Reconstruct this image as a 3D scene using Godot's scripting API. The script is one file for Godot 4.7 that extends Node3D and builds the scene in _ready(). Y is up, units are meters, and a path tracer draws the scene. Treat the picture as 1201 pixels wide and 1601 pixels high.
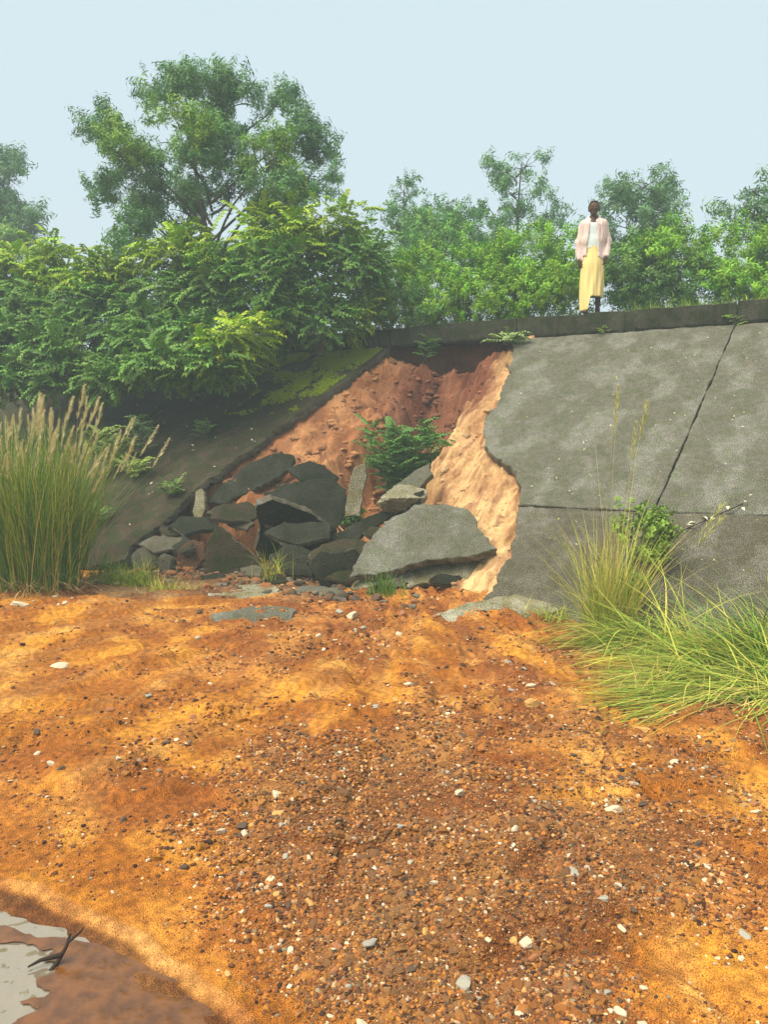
extends Node3D
# A broken concrete canal lining on an earth embankment, laterite wash-out in front, shrubs and trees on top.
# World: camera at the origin looking along -z; the embankment runs along BANK_U, its lining falls towards BANK_N.

const BANK_ANGLE := 27.0
const BANK_DEPTH := 13.3
const CREST := 3.2          # height of the lining's upper edge
const DEEP := [[0.42, 0.0], [0.85, 0.3], [1.2, 0.7], [1.3, 1.6], [1.2, 3.0], [0.95, 4.0], [0.6, 4.8], [0.2, 5.6], [0.0, 6.0]]   # depth of the hole down the slope
const FALL := 0.6           # drop per metre of the lining
const RIGHT_EDGE := [[2.344, 0.228], [2.507, 0.909], [2.588, 1.349], [2.626, 1.988], [2.617, 2.283], [2.859, 2.833], [3.122, 3.059], [3.328, 3.260], [3.506, 3.538], [3.589, 3.955], [3.677, 4.335], [3.695, 4.689], [3.681, 4.980], [3.611, 5.168]]
const LEFT_EDGE := [[0.111, 0.087], [0.044, 0.378], [-0.179, 1.212], [-0.379, 1.833], [-0.540, 2.284], [-0.626, 2.803], [-0.794, 3.318], [-0.931, 3.720], [-0.873, 4.105], [-0.969, 4.510], [-1.031, 4.890]]
var PIECES := {
	"wide": [Vector3(0.424, 0.567, -8.057), Vector3(-0.121, 0.824, 0.553), 0.1, PackedVector2Array([Vector2(-0.581, -0.027), Vector2(-0.431, -0.325), Vector2(-0.089, -0.576), Vector2(0.276, -0.520), Vector2(0.463, -0.412), Vector2(0.579, -0.176), Vector2(0.665, 0.097), Vector2(0.729, 0.286), Vector2(0.220, 0.352), Vector2(-0.301, 0.436), Vector2(-0.786, 0.514), Vector2(-0.746, 0.349)])],
	"under": [Vector3(0.505, 0.220, -7.847), Vector3(-0.060, 0.799, 0.599), 0.09, PackedVector2Array([Vector2(-0.846, 0.165), Vector2(-0.772, 0.036), Vector2(-0.244, -0.088), Vector2(0.292, -0.205), Vector2(0.738, -0.273), Vector2(0.662, -0.063), Vector2(0.476, 0.107), Vector2(0.073, 0.146), Vector2(-0.380, 0.174)])],
	"dark": [Vector3(-0.884, 0.848, -9.587), Vector3(0.101, 0.453, 0.886), 0.12, PackedVector2Array([Vector2(-0.611, -0.080), Vector2(-0.241, -0.254), Vector2(0.237, -0.312), Vector2(0.417, -0.170), Vector2(0.430, 0.133), Vector2(0.294, 0.376), Vector2(-0.064, 0.222), Vector2(-0.461, 0.085)])],
	"shade_fill": [Vector3(-1.107, 0.464, -9.382), Vector3(0.295, -0.609, 0.737), 0.12, PackedVector2Array([Vector2(-0.379, -0.575), Vector2(-0.201, -0.627), Vector2(0.267, -0.232), Vector2(0.554, 0.131), Vector2(0.348, 0.440), Vector2(-0.118, 0.566), Vector2(-0.471, 0.296)])],
	"back": [Vector3(-0.922, 1.155, -10.442), Vector3(0.000, 0.352, 0.936), 0.1, PackedVector2Array([Vector2(-0.396, -0.065), Vector2(-0.139, -0.166), Vector2(0.121, -0.120), Vector2(0.314, 0.044), Vector2(0.300, 0.198), Vector2(-0.201, 0.108)])],
	"left": [Vector3(-1.771, 1.121, -10.617), Vector3(-0.150, 0.551, 0.821), 0.11, PackedVector2Array([Vector2(-0.659, 0.354), Vector2(-0.438, 0.048), Vector2(-0.052, -0.228), Vector2(0.350, -0.368), Vector2(0.537, -0.275), Vector2(0.503, -0.091), Vector2(0.206, 0.158), Vector2(-0.446, 0.402)])],
	"post": [Vector3(-0.326, 1.012, -9.197), Vector3(-0.100, 0.100, 0.990), 0.12, PackedVector2Array([Vector2(-0.143, 0.332), Vector2(-0.097, 0.043), Vector2(-0.036, -0.247), Vector2(0.110, -0.314), Vector2(0.125, -0.146), Vector2(0.041, 0.332)])],
	"tilt": [Vector3(0.388, 1.111, -9.493), Vector3(-0.355, 0.608, 0.710), 0.1, PackedVector2Array([Vector2(-0.284, 0.043), Vector2(0.004, -0.148), Vector2(0.189, -0.206), Vector2(0.223, -0.015), Vector2(0.037, 0.151), Vector2(-0.169, 0.174)])],
	"tall": [Vector3(-1.751, 0.253, -8.739), Vector3(-0.120, 0.281, 0.952), 0.24, PackedVector2Array([Vector2(-0.308, 0.202), Vector2(-0.295, -0.167), Vector2(-0.168, -0.373), Vector2(0.052, -0.189), Vector2(0.314, 0.007), Vector2(0.396, 0.241), Vector2(0.011, 0.279)])],
	"chunk": [Vector3(-0.467, 0.275, -7.915), Vector3(0.100, 0.201, 0.974), 0.26, PackedVector2Array([Vector2(-0.314, -0.013), Vector2(-0.198, -0.159), Vector2(0.172, -0.188), Vector2(0.279, -0.135), Vector2(0.200, 0.011), Vector2(0.043, 0.287), Vector2(-0.181, 0.196)])],
	"cap": [Vector3(-0.469, 0.406, -8.243), Vector3(-0.051, 0.861, 0.506), 0.07, PackedVector2Array([Vector2(-0.362, 0.131), Vector2(-0.209, -0.126), Vector2(0.081, -0.210), Vector2(0.327, -0.113), Vector2(0.235, 0.104), Vector2(-0.072, 0.214)])],
	"beam": [Vector3(-0.059, 0.679, -8.944), Vector3(-0.251, 0.351, 0.902), 0.1, PackedVector2Array([Vector2(-0.624, 0.244), Vector2(-0.283, 0.019), Vector2(0.118, -0.107), Vector2(0.530, -0.308), Vector2(0.498, -0.155), Vector2(0.072, 0.044), Vector2(-0.311, 0.264)])],
	"wedge": [Vector3(-2.428, 0.702, -10.040), Vector3(-0.346, 0.297, 0.890), 0.09, PackedVector2Array([Vector2(-0.084, 0.026), Vector2(-0.064, -0.249), Vector2(0.032, -0.283), Vector2(0.093, -0.088), Vector2(0.051, 0.309), Vector2(-0.028, 0.286)])],
	"ledge": [Vector3(-2.858, 0.179, -9.380), Vector3(0.000, 0.600, 0.800), 0.1, PackedVector2Array([Vector2(-0.269, 0.022), Vector2(-0.173, -0.104), Vector2(0.186, -0.176), Vector2(0.285, -0.032), Vector2(0.138, 0.128), Vector2(-0.167, 0.163)])],
	"brown": [Vector3(-2.269, 0.226, -9.028), Vector3(0.101, 0.404, 0.909), 0.14, PackedVector2Array([Vector2(-0.167, 0.021), Vector2(-0.080, -0.170), Vector2(0.127, -0.192), Vector2(0.172, 0.011), Vector2(0.059, 0.170), Vector2(-0.111, 0.159)])],
	"shard": [Vector3(-1.040, 0.276, -8.619), Vector3(0.101, 0.704, 0.704), 0.07, PackedVector2Array([Vector2(-0.255, -0.008), Vector2(-0.056, -0.187), Vector2(0.226, -0.099), Vector2(0.181, 0.102), Vector2(-0.096, 0.192)])],
	"shard_low": [Vector3(0.002, 0.185, -8.098), Vector3(0.000, 0.800, 0.600), 0.07, PackedVector2Array([Vector2(-0.354, 0.090), Vector2(-0.176, -0.106), Vector2(0.269, -0.145), Vector2(0.333, 0.007), Vector2(-0.072, 0.154)])],
	"plate_0": [Vector3(-2.382, 0.539, -9.650), Vector3(0.265, 0.865, 0.426), 0.078, PackedVector2Array([Vector2(-0.068, 0.254), Vector2(-0.289, 0.130), Vector2(-0.193, -0.132), Vector2(0.267, -0.249), Vector2(0.282, -0.002)])],
	"plate_1": [Vector3(-1.829, 0.703, -9.647), Vector3(0.196, 0.860, 0.471), 0.064, PackedVector2Array([Vector2(0.077, -0.272), Vector2(0.330, -0.109), Vector2(0.177, 0.174), Vector2(-0.306, 0.251), Vector2(-0.277, -0.044)])],
	"plate_2": [Vector3(-2.724, 0.333, -9.412), Vector3(-0.243, 0.831, 0.500), 0.058, PackedVector2Array([Vector2(0.266, -0.030), Vector2(0.311, 0.180), Vector2(-0.075, 0.157), Vector2(-0.345, -0.103), Vector2(-0.158, -0.204)])],
	"plate_3": [Vector3(-0.967, 0.535, -8.899), Vector3(-0.074, 0.745, 0.663), 0.068, PackedVector2Array([Vector2(0.357, 0.126), Vector2(-0.053, 0.191), Vector2(-0.436, -0.015), Vector2(-0.205, -0.168), Vector2(0.336, -0.134)])],
	"plate_4": [Vector3(-0.277, 0.184, -7.882), Vector3(0.160, 0.771, 0.616), 0.072, PackedVector2Array([Vector2(0.219, -0.115), Vector2(0.326, 0.003), Vector2(-0.022, 0.109), Vector2(-0.335, 0.068), Vector2(-0.189, -0.065)])],
	"plate_5": [Vector3(-1.264, 0.628, -9.407), Vector3(0.526, 0.758, 0.385), 0.055, PackedVector2Array([Vector2(0.244, -0.183), Vector2(0.141, 0.031), Vector2(-0.146, 0.262), Vector2(-0.268, 0.206), Vector2(-0.095, -0.077), Vector2(0.122, -0.239)])],
	"plate_6": [Vector3(-0.915, 0.174, -8.317), Vector3(-0.200, 0.580, 0.789), 0.08, PackedVector2Array([Vector2(0.201, -0.003), Vector2(0.138, 0.089), Vector2(-0.022, 0.071), Vector2(-0.196, 0.010), Vector2(-0.170, -0.081), Vector2(0.049, -0.085)])],
	"plate_7": [Vector3(-1.153, 0.112, -8.149), Vector3(-0.327, 0.766, 0.553), 0.054, PackedVector2Array([Vector2(-0.143, -0.019), Vector2(-0.088, -0.093), Vector2(0.070, -0.052), Vector2(0.165, 0.086), Vector2(-0.004, 0.078)])],
	"plate_8": [Vector3(-2.056, 0.678, -9.887), Vector3(0.367, 0.672, 0.643), 0.059, PackedVector2Array([Vector2(0.110, -0.116), Vector2(0.219, -0.037), Vector2(0.017, 0.113), Vector2(-0.217, 0.089), Vector2(-0.129, -0.050)])],
	"plate_9": [Vector3(-2.420, 0.354, -9.220), Vector3(-0.406, 0.845, 0.347), 0.07, PackedVector2Array([Vector2(-0.050, -0.246), Vector2(0.171, 0.043), Vector2(0.218, 0.250), Vector2(0.050, 0.251), Vector2(-0.128, 0.004), Vector2(-0.260, -0.301)])],
	"plate_10": [Vector3(-2.702, 0.176, -9.258), Vector3(-0.102, 0.865, 0.491), 0.052, PackedVector2Array([Vector2(0.050, -0.094), Vector2(0.143, 0.037), Vector2(0.045, 0.129), Vector2(-0.109, 0.023), Vector2(-0.128, -0.094)])],
	"plate_11": [Vector3(-1.487, 0.138, -8.612), Vector3(-0.247, 0.901, 0.357), 0.076, PackedVector2Array([Vector2(0.128, 0.191), Vector2(-0.066, 0.104), Vector2(-0.179, -0.128), Vector2(-0.014, -0.176), Vector2(0.131, 0.008)])],
	"plate_12": [Vector3(-0.391, 0.377, -8.410), Vector3(-0.337, 0.765, 0.549), 0.08, PackedVector2Array([Vector2(-0.033, 0.086), Vector2(-0.246, -0.065), Vector2(-0.075, -0.139), Vector2(0.146, -0.019), Vector2(0.208, 0.137)])],
	"plate_13": [Vector3(-0.062, 0.581, -8.472), Vector3(-0.007, 0.759, 0.651), 0.071, PackedVector2Array([Vector2(0.072, -0.086), Vector2(0.195, -0.016), Vector2(0.081, 0.088), Vector2(-0.083, 0.096), Vector2(-0.163, 0.000), Vector2(-0.101, -0.083)])],
	"plate_14": [Vector3(0.074, 0.156, -7.618), Vector3(0.509, 0.701, 0.499), 0.066, PackedVector2Array([Vector2(-0.157, 0.040), Vector2(0.097, -0.117), Vector2(0.224, -0.102), Vector2(0.027, 0.052), Vector2(-0.192, 0.127)])],
	"plate_15": [Vector3(-1.867, 0.068, -8.408), Vector3(0.185, 0.855, 0.485), 0.056, PackedVector2Array([Vector2(-0.018, -0.100), Vector2(0.126, -0.070), Vector2(0.149, 0.011), Vector2(0.021, 0.091), Vector2(-0.145, 0.079), Vector2(-0.133, -0.012)])],
	"plate_16": [Vector3(-0.669, -0.036, -7.835), Vector3(-0.142, 0.914, 0.380), 0.08, PackedVector2Array([Vector2(-0.113, -0.080), Vector2(0.070, -0.080), Vector2(0.160, 0.022), Vector2(0.102, 0.098), Vector2(-0.048, 0.068), Vector2(-0.171, -0.028)])],
	"plate_17": [Vector3(-1.084, 0.449, -8.915), Vector3(0.086, 0.823, 0.561), 0.057, PackedVector2Array([Vector2(-0.037, -0.099), Vector2(0.171, -0.078), Vector2(0.151, 0.074), Vector2(-0.079, 0.104), Vector2(-0.206, -0.000)])],
	"plate_18": [Vector3(0.636, 0.193, -7.649), Vector3(0.352, 0.759, 0.547), 0.065, PackedVector2Array([Vector2(-0.192, 0.057), Vector2(-0.089, -0.045), Vector2(0.138, -0.113), Vector2(0.188, -0.061), Vector2(0.067, 0.059), Vector2(-0.111, 0.103)])],
	"plate_19": [Vector3(-2.676, 0.467, -9.616), Vector3(-0.187, 0.907, 0.378), 0.07, PackedVector2Array([Vector2(0.156, -0.019), Vector2(0.157, 0.134), Vector2(0.022, 0.142), Vector2(-0.113, 0.041), Vector2(-0.193, -0.159), Vector2(-0.030, -0.140)])],
	"plate_20": [Vector3(-1.775, 0.565, -9.554), Vector3(-0.098, 0.654, 0.750), 0.061, PackedVector2Array([Vector2(0.173, 0.022), Vector2(0.086, 0.118), Vector2(-0.070, 0.068), Vector2(-0.205, -0.030), Vector2(-0.079, -0.111), Vector2(0.095, -0.068)])],
	"flat_stained": [Vector3(-1.409, 0.052, -7.678), Vector3(0.000, 0.993, 0.119), 0.1, PackedVector2Array([Vector2(-0.390, -0.048), Vector2(-0.183, -0.246), Vector2(0.277, -0.268), Vector2(0.402, 0.037), Vector2(0.161, 0.242), Vector2(-0.266, 0.282)])],
	"flat_grey": [Vector3(-1.119, 0.047, -6.602), Vector3(0.000, 0.987, 0.158), 0.09, PackedVector2Array([Vector2(-0.386, -0.081), Vector2(-0.035, -0.270), Vector2(0.332, -0.174), Vector2(0.358, 0.156), Vector2(0.043, 0.213), Vector2(-0.313, 0.156)])],
	"flat_small": [Vector3(-0.651, 0.049, -7.568), Vector3(0.049, 0.979, 0.196), 0.1, PackedVector2Array([Vector2(-0.347, 0.141), Vector2(-0.200, -0.232), Vector2(0.192, -0.228), Vector2(0.323, 0.094), Vector2(0.032, 0.224)])],
}
const ROCKS := {
	"pale": [Vector3(0.190, 0.905, -9.018), Vector3(0.246, 0.134, 0.190)],
	"edge_small": [Vector3(-2.509, 0.163, -8.940), Vector3(0.097, 0.112, 0.104)],
}
const CROWNS := {
	"big": [Vector3(-3.07, 3.20, -13.76), [[Vector3(-3.24, 7.78, -14.07), Vector3(0.67, 0.40, 0.60), 0], [Vector3(-4.08, 8.00, -14.69), Vector3(0.32, 0.31, 0.29), 0], [Vector3(-2.63, 7.45, -14.04), Vector3(0.46, 0.47, 0.42), 0], [Vector3(-3.41, 6.66, -13.13), Vector3(0.48, 0.41, 0.43), 1], [Vector3(-5.02, 7.24, -14.32), Vector3(0.37, 0.26, 0.33), 0], [Vector3(-4.51, 6.59, -13.61), Vector3(0.42, 0.33, 0.38), 1], [Vector3(-5.19, 6.20, -14.54), Vector3(0.27, 0.31, 0.28), 0], [Vector3(-4.30, 6.35, -14.31), Vector3(0.47, 0.41, 0.43), 0], [Vector3(-2.79, 6.78, -13.99), Vector3(0.51, 0.44, 0.46), 0], [Vector3(-3.10, 6.12, -13.33), Vector3(0.39, 0.33, 0.35), 0], [Vector3(-1.78, 6.22, -13.04), Vector3(0.43, 0.41, 0.39), 1], [Vector3(-1.87, 7.83, -14.67), Vector3(0.32, 0.22, 0.29), 0], [Vector3(-1.55, 7.15, -14.38), Vector3(0.42, 0.30, 0.38), 0], [Vector3(-1.11, 6.96, -14.60), Vector3(0.30, 0.20, 0.27), 0], [Vector3(-1.12, 6.17, -13.93), Vector3(0.29, 0.29, 0.26), 0], [Vector3(-1.92, 5.86, -13.31), Vector3(0.49, 0.33, 0.44), 0], [Vector3(-2.80, 6.20, -14.54), Vector3(0.35, 0.33, 0.32), 0], [Vector3(-4.17, 5.88, -14.39), Vector3(0.48, 0.30, 0.43), 0], [Vector3(-3.56, 5.74, -14.50), Vector3(0.45, 0.31, 0.41), 0], [Vector3(-4.26, 5.09, -13.54), Vector3(0.40, 0.26, 0.36), 0], [Vector3(-1.60, 5.54, -13.28), Vector3(0.39, 0.25, 0.35), 1]]],
	"edge_left": [Vector3(-11.60, 3.20, -23.43), [[Vector3(-11.19, 9.49, -23.74), Vector3(0.53, 0.61, 0.55), 0], [Vector3(-11.60, 8.51, -23.66), Vector3(0.76, 0.76, 0.68), 0], [Vector3(-10.43, 8.09, -23.63), Vector3(0.53, 0.38, 0.48), 0], [Vector3(-10.94, 7.71, -23.60), Vector3(0.86, 0.48, 0.77), 1], [Vector3(-11.98, 9.27, -23.72), Vector3(0.67, 0.76, 0.68), 0]]],
	"bush_right": [Vector3(-1.05, 3.20, -12.80), [[Vector3(-0.95, 5.12, -13.35), Vector3(0.62, 0.43, 0.56), 1], [Vector3(-1.70, 4.96, -13.13), Vector3(0.66, 0.42, 0.59), 1], [Vector3(-0.59, 4.47, -13.19), Vector3(0.45, 0.59, 0.53), 0], [Vector3(-1.36, 4.20, -12.87), Vector3(0.68, 0.52, 0.61), 0], [Vector3(-2.05, 4.05, -12.65), Vector3(0.61, 0.53, 0.55), 0], [Vector3(-1.05, 3.68, -12.92), Vector3(0.52, 0.31, 0.47), 0], [Vector3(-1.78, 3.58, -12.82), Vector3(0.62, 0.35, 0.56), 0], [Vector3(-0.55, 3.89, -13.44), Vector3(0.33, 0.44, 0.39), 1]]],
	"bush_middle": [Vector3(-3.10, 3.20, -13.09), [[Vector3(-2.73, 4.92, -13.53), Vector3(0.68, 0.46, 0.61), 1], [Vector3(-3.42, 4.63, -13.40), Vector3(0.56, 0.49, 0.51), 1], [Vector3(-2.88, 4.05, -13.16), Vector3(0.69, 0.59, 0.62), 0], [Vector3(-3.60, 3.86, -13.24), Vector3(0.59, 0.54, 0.53), 0], [Vector3(-2.35, 3.10, -11.97), Vector3(0.60, 0.35, 0.54), 1], [Vector3(-3.10, 3.04, -12.27), Vector3(0.60, 0.40, 0.54), 0], [Vector3(-3.88, 3.25, -12.69), Vector3(0.46, 0.43, 0.42), 0], [Vector3(-3.33, 2.71, -11.64), Vector3(0.48, 0.25, 0.43), 0], [Vector3(-2.55, 2.70, -11.54), Vector3(0.43, 0.21, 0.39), 0]]],
	"bush_left": [Vector3(-5.18, 3.20, -13.80), [[Vector3(-5.92, 4.73, -14.22), Vector3(0.60, 0.37, 0.54), 1], [Vector3(-5.10, 4.46, -13.99), Vector3(0.62, 0.41, 0.56), 1], [Vector3(-4.58, 4.61, -14.31), Vector3(0.46, 0.39, 0.42), 1], [Vector3(-5.63, 3.99, -13.85), Vector3(0.79, 0.51, 0.71), 0], [Vector3(-4.69, 3.83, -13.74), Vector3(0.61, 0.54, 0.55), 0], [Vector3(-5.16, 3.16, -13.18), Vector3(0.81, 0.41, 0.73), 0], [Vector3(-4.24, 2.98, -12.97), Vector3(0.53, 0.34, 0.48), 0], [Vector3(-5.00, 2.66, -12.74), Vector3(0.62, 0.23, 0.56), 0], [Vector3(-4.25, 2.52, -12.23), Vector3(0.50, 0.20, 0.45), 0]]],
	"bush_edge": [Vector3(-6.83, 3.20, -14.19), [[Vector3(-6.86, 4.68, -14.61), Vector3(0.59, 0.38, 0.53), 1], [Vector3(-7.18, 4.15, -14.27), Vector3(0.64, 0.58, 0.57), 0], [Vector3(-6.39, 3.89, -14.05), Vector3(0.63, 0.55, 0.56), 0], [Vector3(-6.54, 3.21, -13.59), Vector3(0.72, 0.47, 0.65), 0], [Vector3(-5.85, 2.85, -13.26), Vector3(0.54, 0.28, 0.49), 0], [Vector3(-6.40, 2.66, -13.14), Vector3(0.64, 0.26, 0.58), 0]]],
	"feathery": [Vector3(0.59, 3.20, -19.36), [[Vector3(0.49, 7.76, -19.59), Vector3(0.27, 0.31, 0.28), 0], [Vector3(0.62, 7.16, -19.54), Vector3(0.44, 0.41, 0.40), 0], [Vector3(0.23, 6.74, -19.50), Vector3(0.47, 0.47, 0.42), 0], [Vector3(0.83, 6.43, -18.87), Vector3(0.55, 0.49, 0.49), 0], [Vector3(0.62, 6.04, -19.44), Vector3(0.63, 0.47, 0.57), 0]]],
	"round_top": [Vector3(1.66, 3.20, -17.84), [[Vector3(1.51, 6.83, -18.00), Vector3(0.58, 0.38, 0.52), 0], [Vector3(1.26, 6.18, -17.55), Vector3(0.59, 0.45, 0.53), 1], [Vector3(1.99, 6.52, -17.98), Vector3(0.49, 0.49, 0.44), 0], [Vector3(1.73, 5.90, -17.93), Vector3(0.69, 0.46, 0.62), 1], [Vector3(2.31, 5.82, -17.92), Vector3(0.55, 0.52, 0.49), 0]]],
	"wispy": [Vector3(3.20, 3.20, -18.85), [[Vector3(2.77, 8.08, -19.11), Vector3(0.52, 0.28, 0.47), 0], [Vector3(3.43, 8.23, -19.12), Vector3(0.37, 0.24, 0.33), 0], [Vector3(3.05, 7.56, -19.07), Vector3(0.64, 0.37, 0.58), 0], [Vector3(4.00, 7.11, -19.03), Vector3(0.52, 0.28, 0.47), 0], [Vector3(2.59, 7.06, -19.03), Vector3(0.46, 0.34, 0.41), 0], [Vector3(3.51, 6.83, -19.01), Vector3(0.55, 0.34, 0.50), 0], [Vector3(3.20, 6.30, -18.96), Vector3(0.69, 0.43, 0.62), 1]]],
	"behind_man": [Vector3(5.45, 3.20, -16.82), [[Vector3(5.58, 7.04, -17.02), Vector3(0.68, 0.35, 0.61), 0], [Vector3(4.93, 6.69, -16.99), Vector3(0.60, 0.46, 0.54), 0], [Vector3(6.10, 6.60, -16.98), Vector3(0.46, 0.46, 0.42), 0], [Vector3(5.24, 6.15, -16.94), Vector3(0.75, 0.41, 0.68), 0], [Vector3(5.99, 5.98, -16.93), Vector3(0.55, 0.38, 0.49), 0], [Vector3(4.56, 6.12, -16.94), Vector3(0.41, 0.35, 0.37), 0]]],
	"edge_right": [Vector3(6.54, 3.20, -13.47), [[Vector3(6.43, 5.87, -13.61), Vector3(0.28, 0.20, 0.26), 0], [Vector3(6.08, 5.58, -13.58), Vector3(0.28, 0.15, 0.26), 0], [Vector3(6.49, 5.36, -13.57), Vector3(0.28, 0.33, 0.29), 0], [Vector3(6.16, 5.07, -13.54), Vector3(0.28, 0.24, 0.26), 1], [Vector3(6.70, 5.63, -13.59), Vector3(0.33, 0.44, 0.39), 0]]],
	"low_a": [Vector3(0.05, 3.20, -14.04), [[Vector3(-0.01, 4.46, -14.09), Vector3(0.41, 0.46, 0.41), 1], [Vector3(0.27, 4.04, -13.66), Vector3(0.44, 0.33, 0.40), 1], [Vector3(-0.11, 3.84, -13.44), Vector3(0.33, 0.26, 0.29), 0]]],
	"low_b": [Vector3(0.77, 3.20, -13.63), [[Vector3(0.71, 4.48, -13.69), Vector3(0.47, 0.38, 0.42), 1], [Vector3(0.96, 3.96, -13.25), Vector3(0.52, 0.34, 0.46), 1], [Vector3(0.53, 3.78, -13.13), Vector3(0.38, 0.28, 0.35), 0]]],
	"low_c": [Vector3(1.58, 3.20, -13.43), [[Vector3(1.58, 4.44, -13.49), Vector3(0.48, 0.39, 0.43), 1], [Vector3(1.69, 3.98, -13.05), Vector3(0.53, 0.36, 0.48), 1], [Vector3(1.31, 3.80, -12.93), Vector3(0.42, 0.27, 0.38), 1]]],
	"low_d": [Vector3(2.37, 3.20, -13.03), [[Vector3(2.32, 4.61, -13.10), Vector3(0.47, 0.42, 0.42), 1], [Vector3(2.47, 4.07, -12.76), Vector3(0.52, 0.39, 0.46), 1], [Vector3(2.04, 3.85, -12.64), Vector3(0.45, 0.29, 0.41), 1]]],
	"low_e": [Vector3(3.01, 3.20, -12.83), [[Vector3(3.01, 4.61, -12.90), Vector3(0.44, 0.44, 0.39), 1], [Vector3(2.97, 4.07, -12.66), Vector3(0.45, 0.37, 0.41), 1]]],
	"low_f": [Vector3(3.95, 3.20, -12.83), [[Vector3(3.80, 4.51, -12.89), Vector3(0.44, 0.40, 0.39), 0], [Vector3(3.81, 4.03, -12.55), Vector3(0.47, 0.30, 0.42), 0], [Vector3(4.26, 4.20, -12.87), Vector3(0.37, 0.37, 0.34), 0]]],
	"low_g": [Vector3(4.66, 3.20, -12.63), [[Vector3(4.61, 4.56, -12.70), Vector3(0.47, 0.39, 0.42), 1], [Vector3(4.69, 4.09, -12.36), Vector3(0.48, 0.32, 0.43), 0], [Vector3(4.45, 4.00, -12.65), Vector3(0.37, 0.23, 0.33), 0]]],
	"low_h": [Vector3(5.34, 3.20, -12.43), [[Vector3(5.29, 4.51, -12.49), Vector3(0.44, 0.36, 0.40), 1], [Vector3(5.30, 4.07, -12.25), Vector3(0.48, 0.28, 0.43), 1]]],
	"low_i": [Vector3(5.95, 3.20, -12.23), [[Vector3(5.90, 4.37, -12.28), Vector3(0.40, 0.38, 0.36), 1], [Vector3(5.75, 3.98, -12.05), Vector3(0.39, 0.23, 0.35), 1], [Vector3(6.34, 4.27, -12.27), Vector3(0.40, 0.50, 0.45), 0]]],
}


var bank_u: Vector3
var bank_n: Vector3
var lining_normal: Vector3
var rng := RandomNumberGenerator.new()
var n_soft := FastNoiseLite.new()
var n_mid := FastNoiseLite.new()
var n_fine := FastNoiseLite.new()
var taken := {}
var M := {}
var right_at := PackedVector2Array()
var left_at := PackedVector2Array()


# ---------------------------------------------------------------- helpers
func bank(u: float, w: float, y: float) -> Vector3:
	return Vector3(0, y, -BANK_DEPTH) + bank_u * u + bank_n * w

func bank_of(p: Vector3) -> Vector2:
	var v := p - Vector3(0, 0, -BANK_DEPTH)
	return Vector2(v.dot(bank_u), v.dot(bank_n))

func numbered(called: String) -> String:
	taken[called] = taken.get(called, -1) + 1
	return called if taken[called] == 0 else "%s_%03d" % [called, taken[called]]

func tag(o: Node3D, label: String, category: String, group := "") -> Node3D:
	o.set_meta("label", label)
	o.set_meta("category", category)
	if group != "":
		o.set_meta("group", group)
	return o

func thing(called: String, label: String, category: String, at := Vector3.ZERO, group := "") -> Node3D:
	var o := Node3D.new()
	o.name = numbered(called)
	add_child(o)
	o.position = at
	return tag(o, label, category, group)

func part(called: String, mesh: Mesh, m: Material, parent: Node3D, at := Vector3.ZERO) -> MeshInstance3D:
	var o := MeshInstance3D.new()
	o.name = called
	o.mesh = mesh
	o.material_override = m
	o.position = at
	parent.add_child(o, true)
	return o

func single(called: String, mesh: Mesh, m: Material, at := Vector3.ZERO) -> MeshInstance3D:
	var o := MeshInstance3D.new()
	o.name = numbered(called)
	o.mesh = mesh
	o.material_override = m
	o.position = at
	add_child(o)
	return o

func scatter(called: String, mesh: Mesh, m: Material, where: Array, tints: PackedColorArray, parent: Node3D = null) -> MultiMeshInstance3D:
	var mm := MultiMesh.new()
	mm.transform_format = MultiMesh.TRANSFORM_3D
	mm.use_colors = true
	mm.mesh = mesh
	mm.instance_count = where.size()
	for i in where.size():
		mm.set_instance_transform(i, where[i])
		mm.set_instance_color(i, tints[i])
	var o := MultiMeshInstance3D.new()
	o.multimesh = mm
	o.material_override = m
	if parent:
		o.name = called
		parent.add_child(o, true)
	else:
		o.name = numbered(called)
		add_child(o)
	return o

func noise(freq: float, octaves: int, sd: int) -> FastNoiseLite:
	var n := FastNoiseLite.new()
	n.noise_type = FastNoiseLite.TYPE_SIMPLEX_SMOOTH
	n.frequency = freq
	n.fractal_octaves = octaves
	n.seed = sd
	return n

func matt(c: Color, rough := 0.9) -> StandardMaterial3D:
	var m := StandardMaterial3D.new()
	m.albedo_color = c.linear_to_srgb()
	m.roughness = rough
	m.metallic_specular = 0.3
	return m

func curve(pairs: Array, w: float) -> float:      # pairs are [u, w], w rising
	if w <= pairs[0][1]:
		return pairs[0][0]
	for i in range(1, pairs.size()):
		if w <= pairs[i][1]:
			var t: float = (w - pairs[i - 1][1]) / maxf(pairs[i][1] - pairs[i - 1][1], 0.001)
			return lerpf(pairs[i - 1][0], pairs[i][0], t)
	return pairs[-1][0]


# ---------------------------------------------------------------- textures
func layer(size: int, freq: float, octaves: int, sd: int, kind := FastNoiseLite.TYPE_SIMPLEX_SMOOTH) -> PackedByteArray:
	var n := noise(freq, octaves, sd)
	n.noise_type = kind
	return n.get_seamless_image(size, size).get_data()

func paint(size: int, f: Callable) -> ImageTexture:
	var data := PackedByteArray()
	data.resize(size * size * 3)
	for i in size * size:
		var c: Color = f.call(i)
		data[i * 3] = clampi(int(c.r * 255.0), 0, 255)
		data[i * 3 + 1] = clampi(int(c.g * 255.0), 0, 255)
		data[i * 3 + 2] = clampi(int(c.b * 255.0), 0, 255)
	return ImageTexture.create_from_image(Image.create_from_data(size, size, false, Image.FORMAT_RGB8, data))

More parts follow.
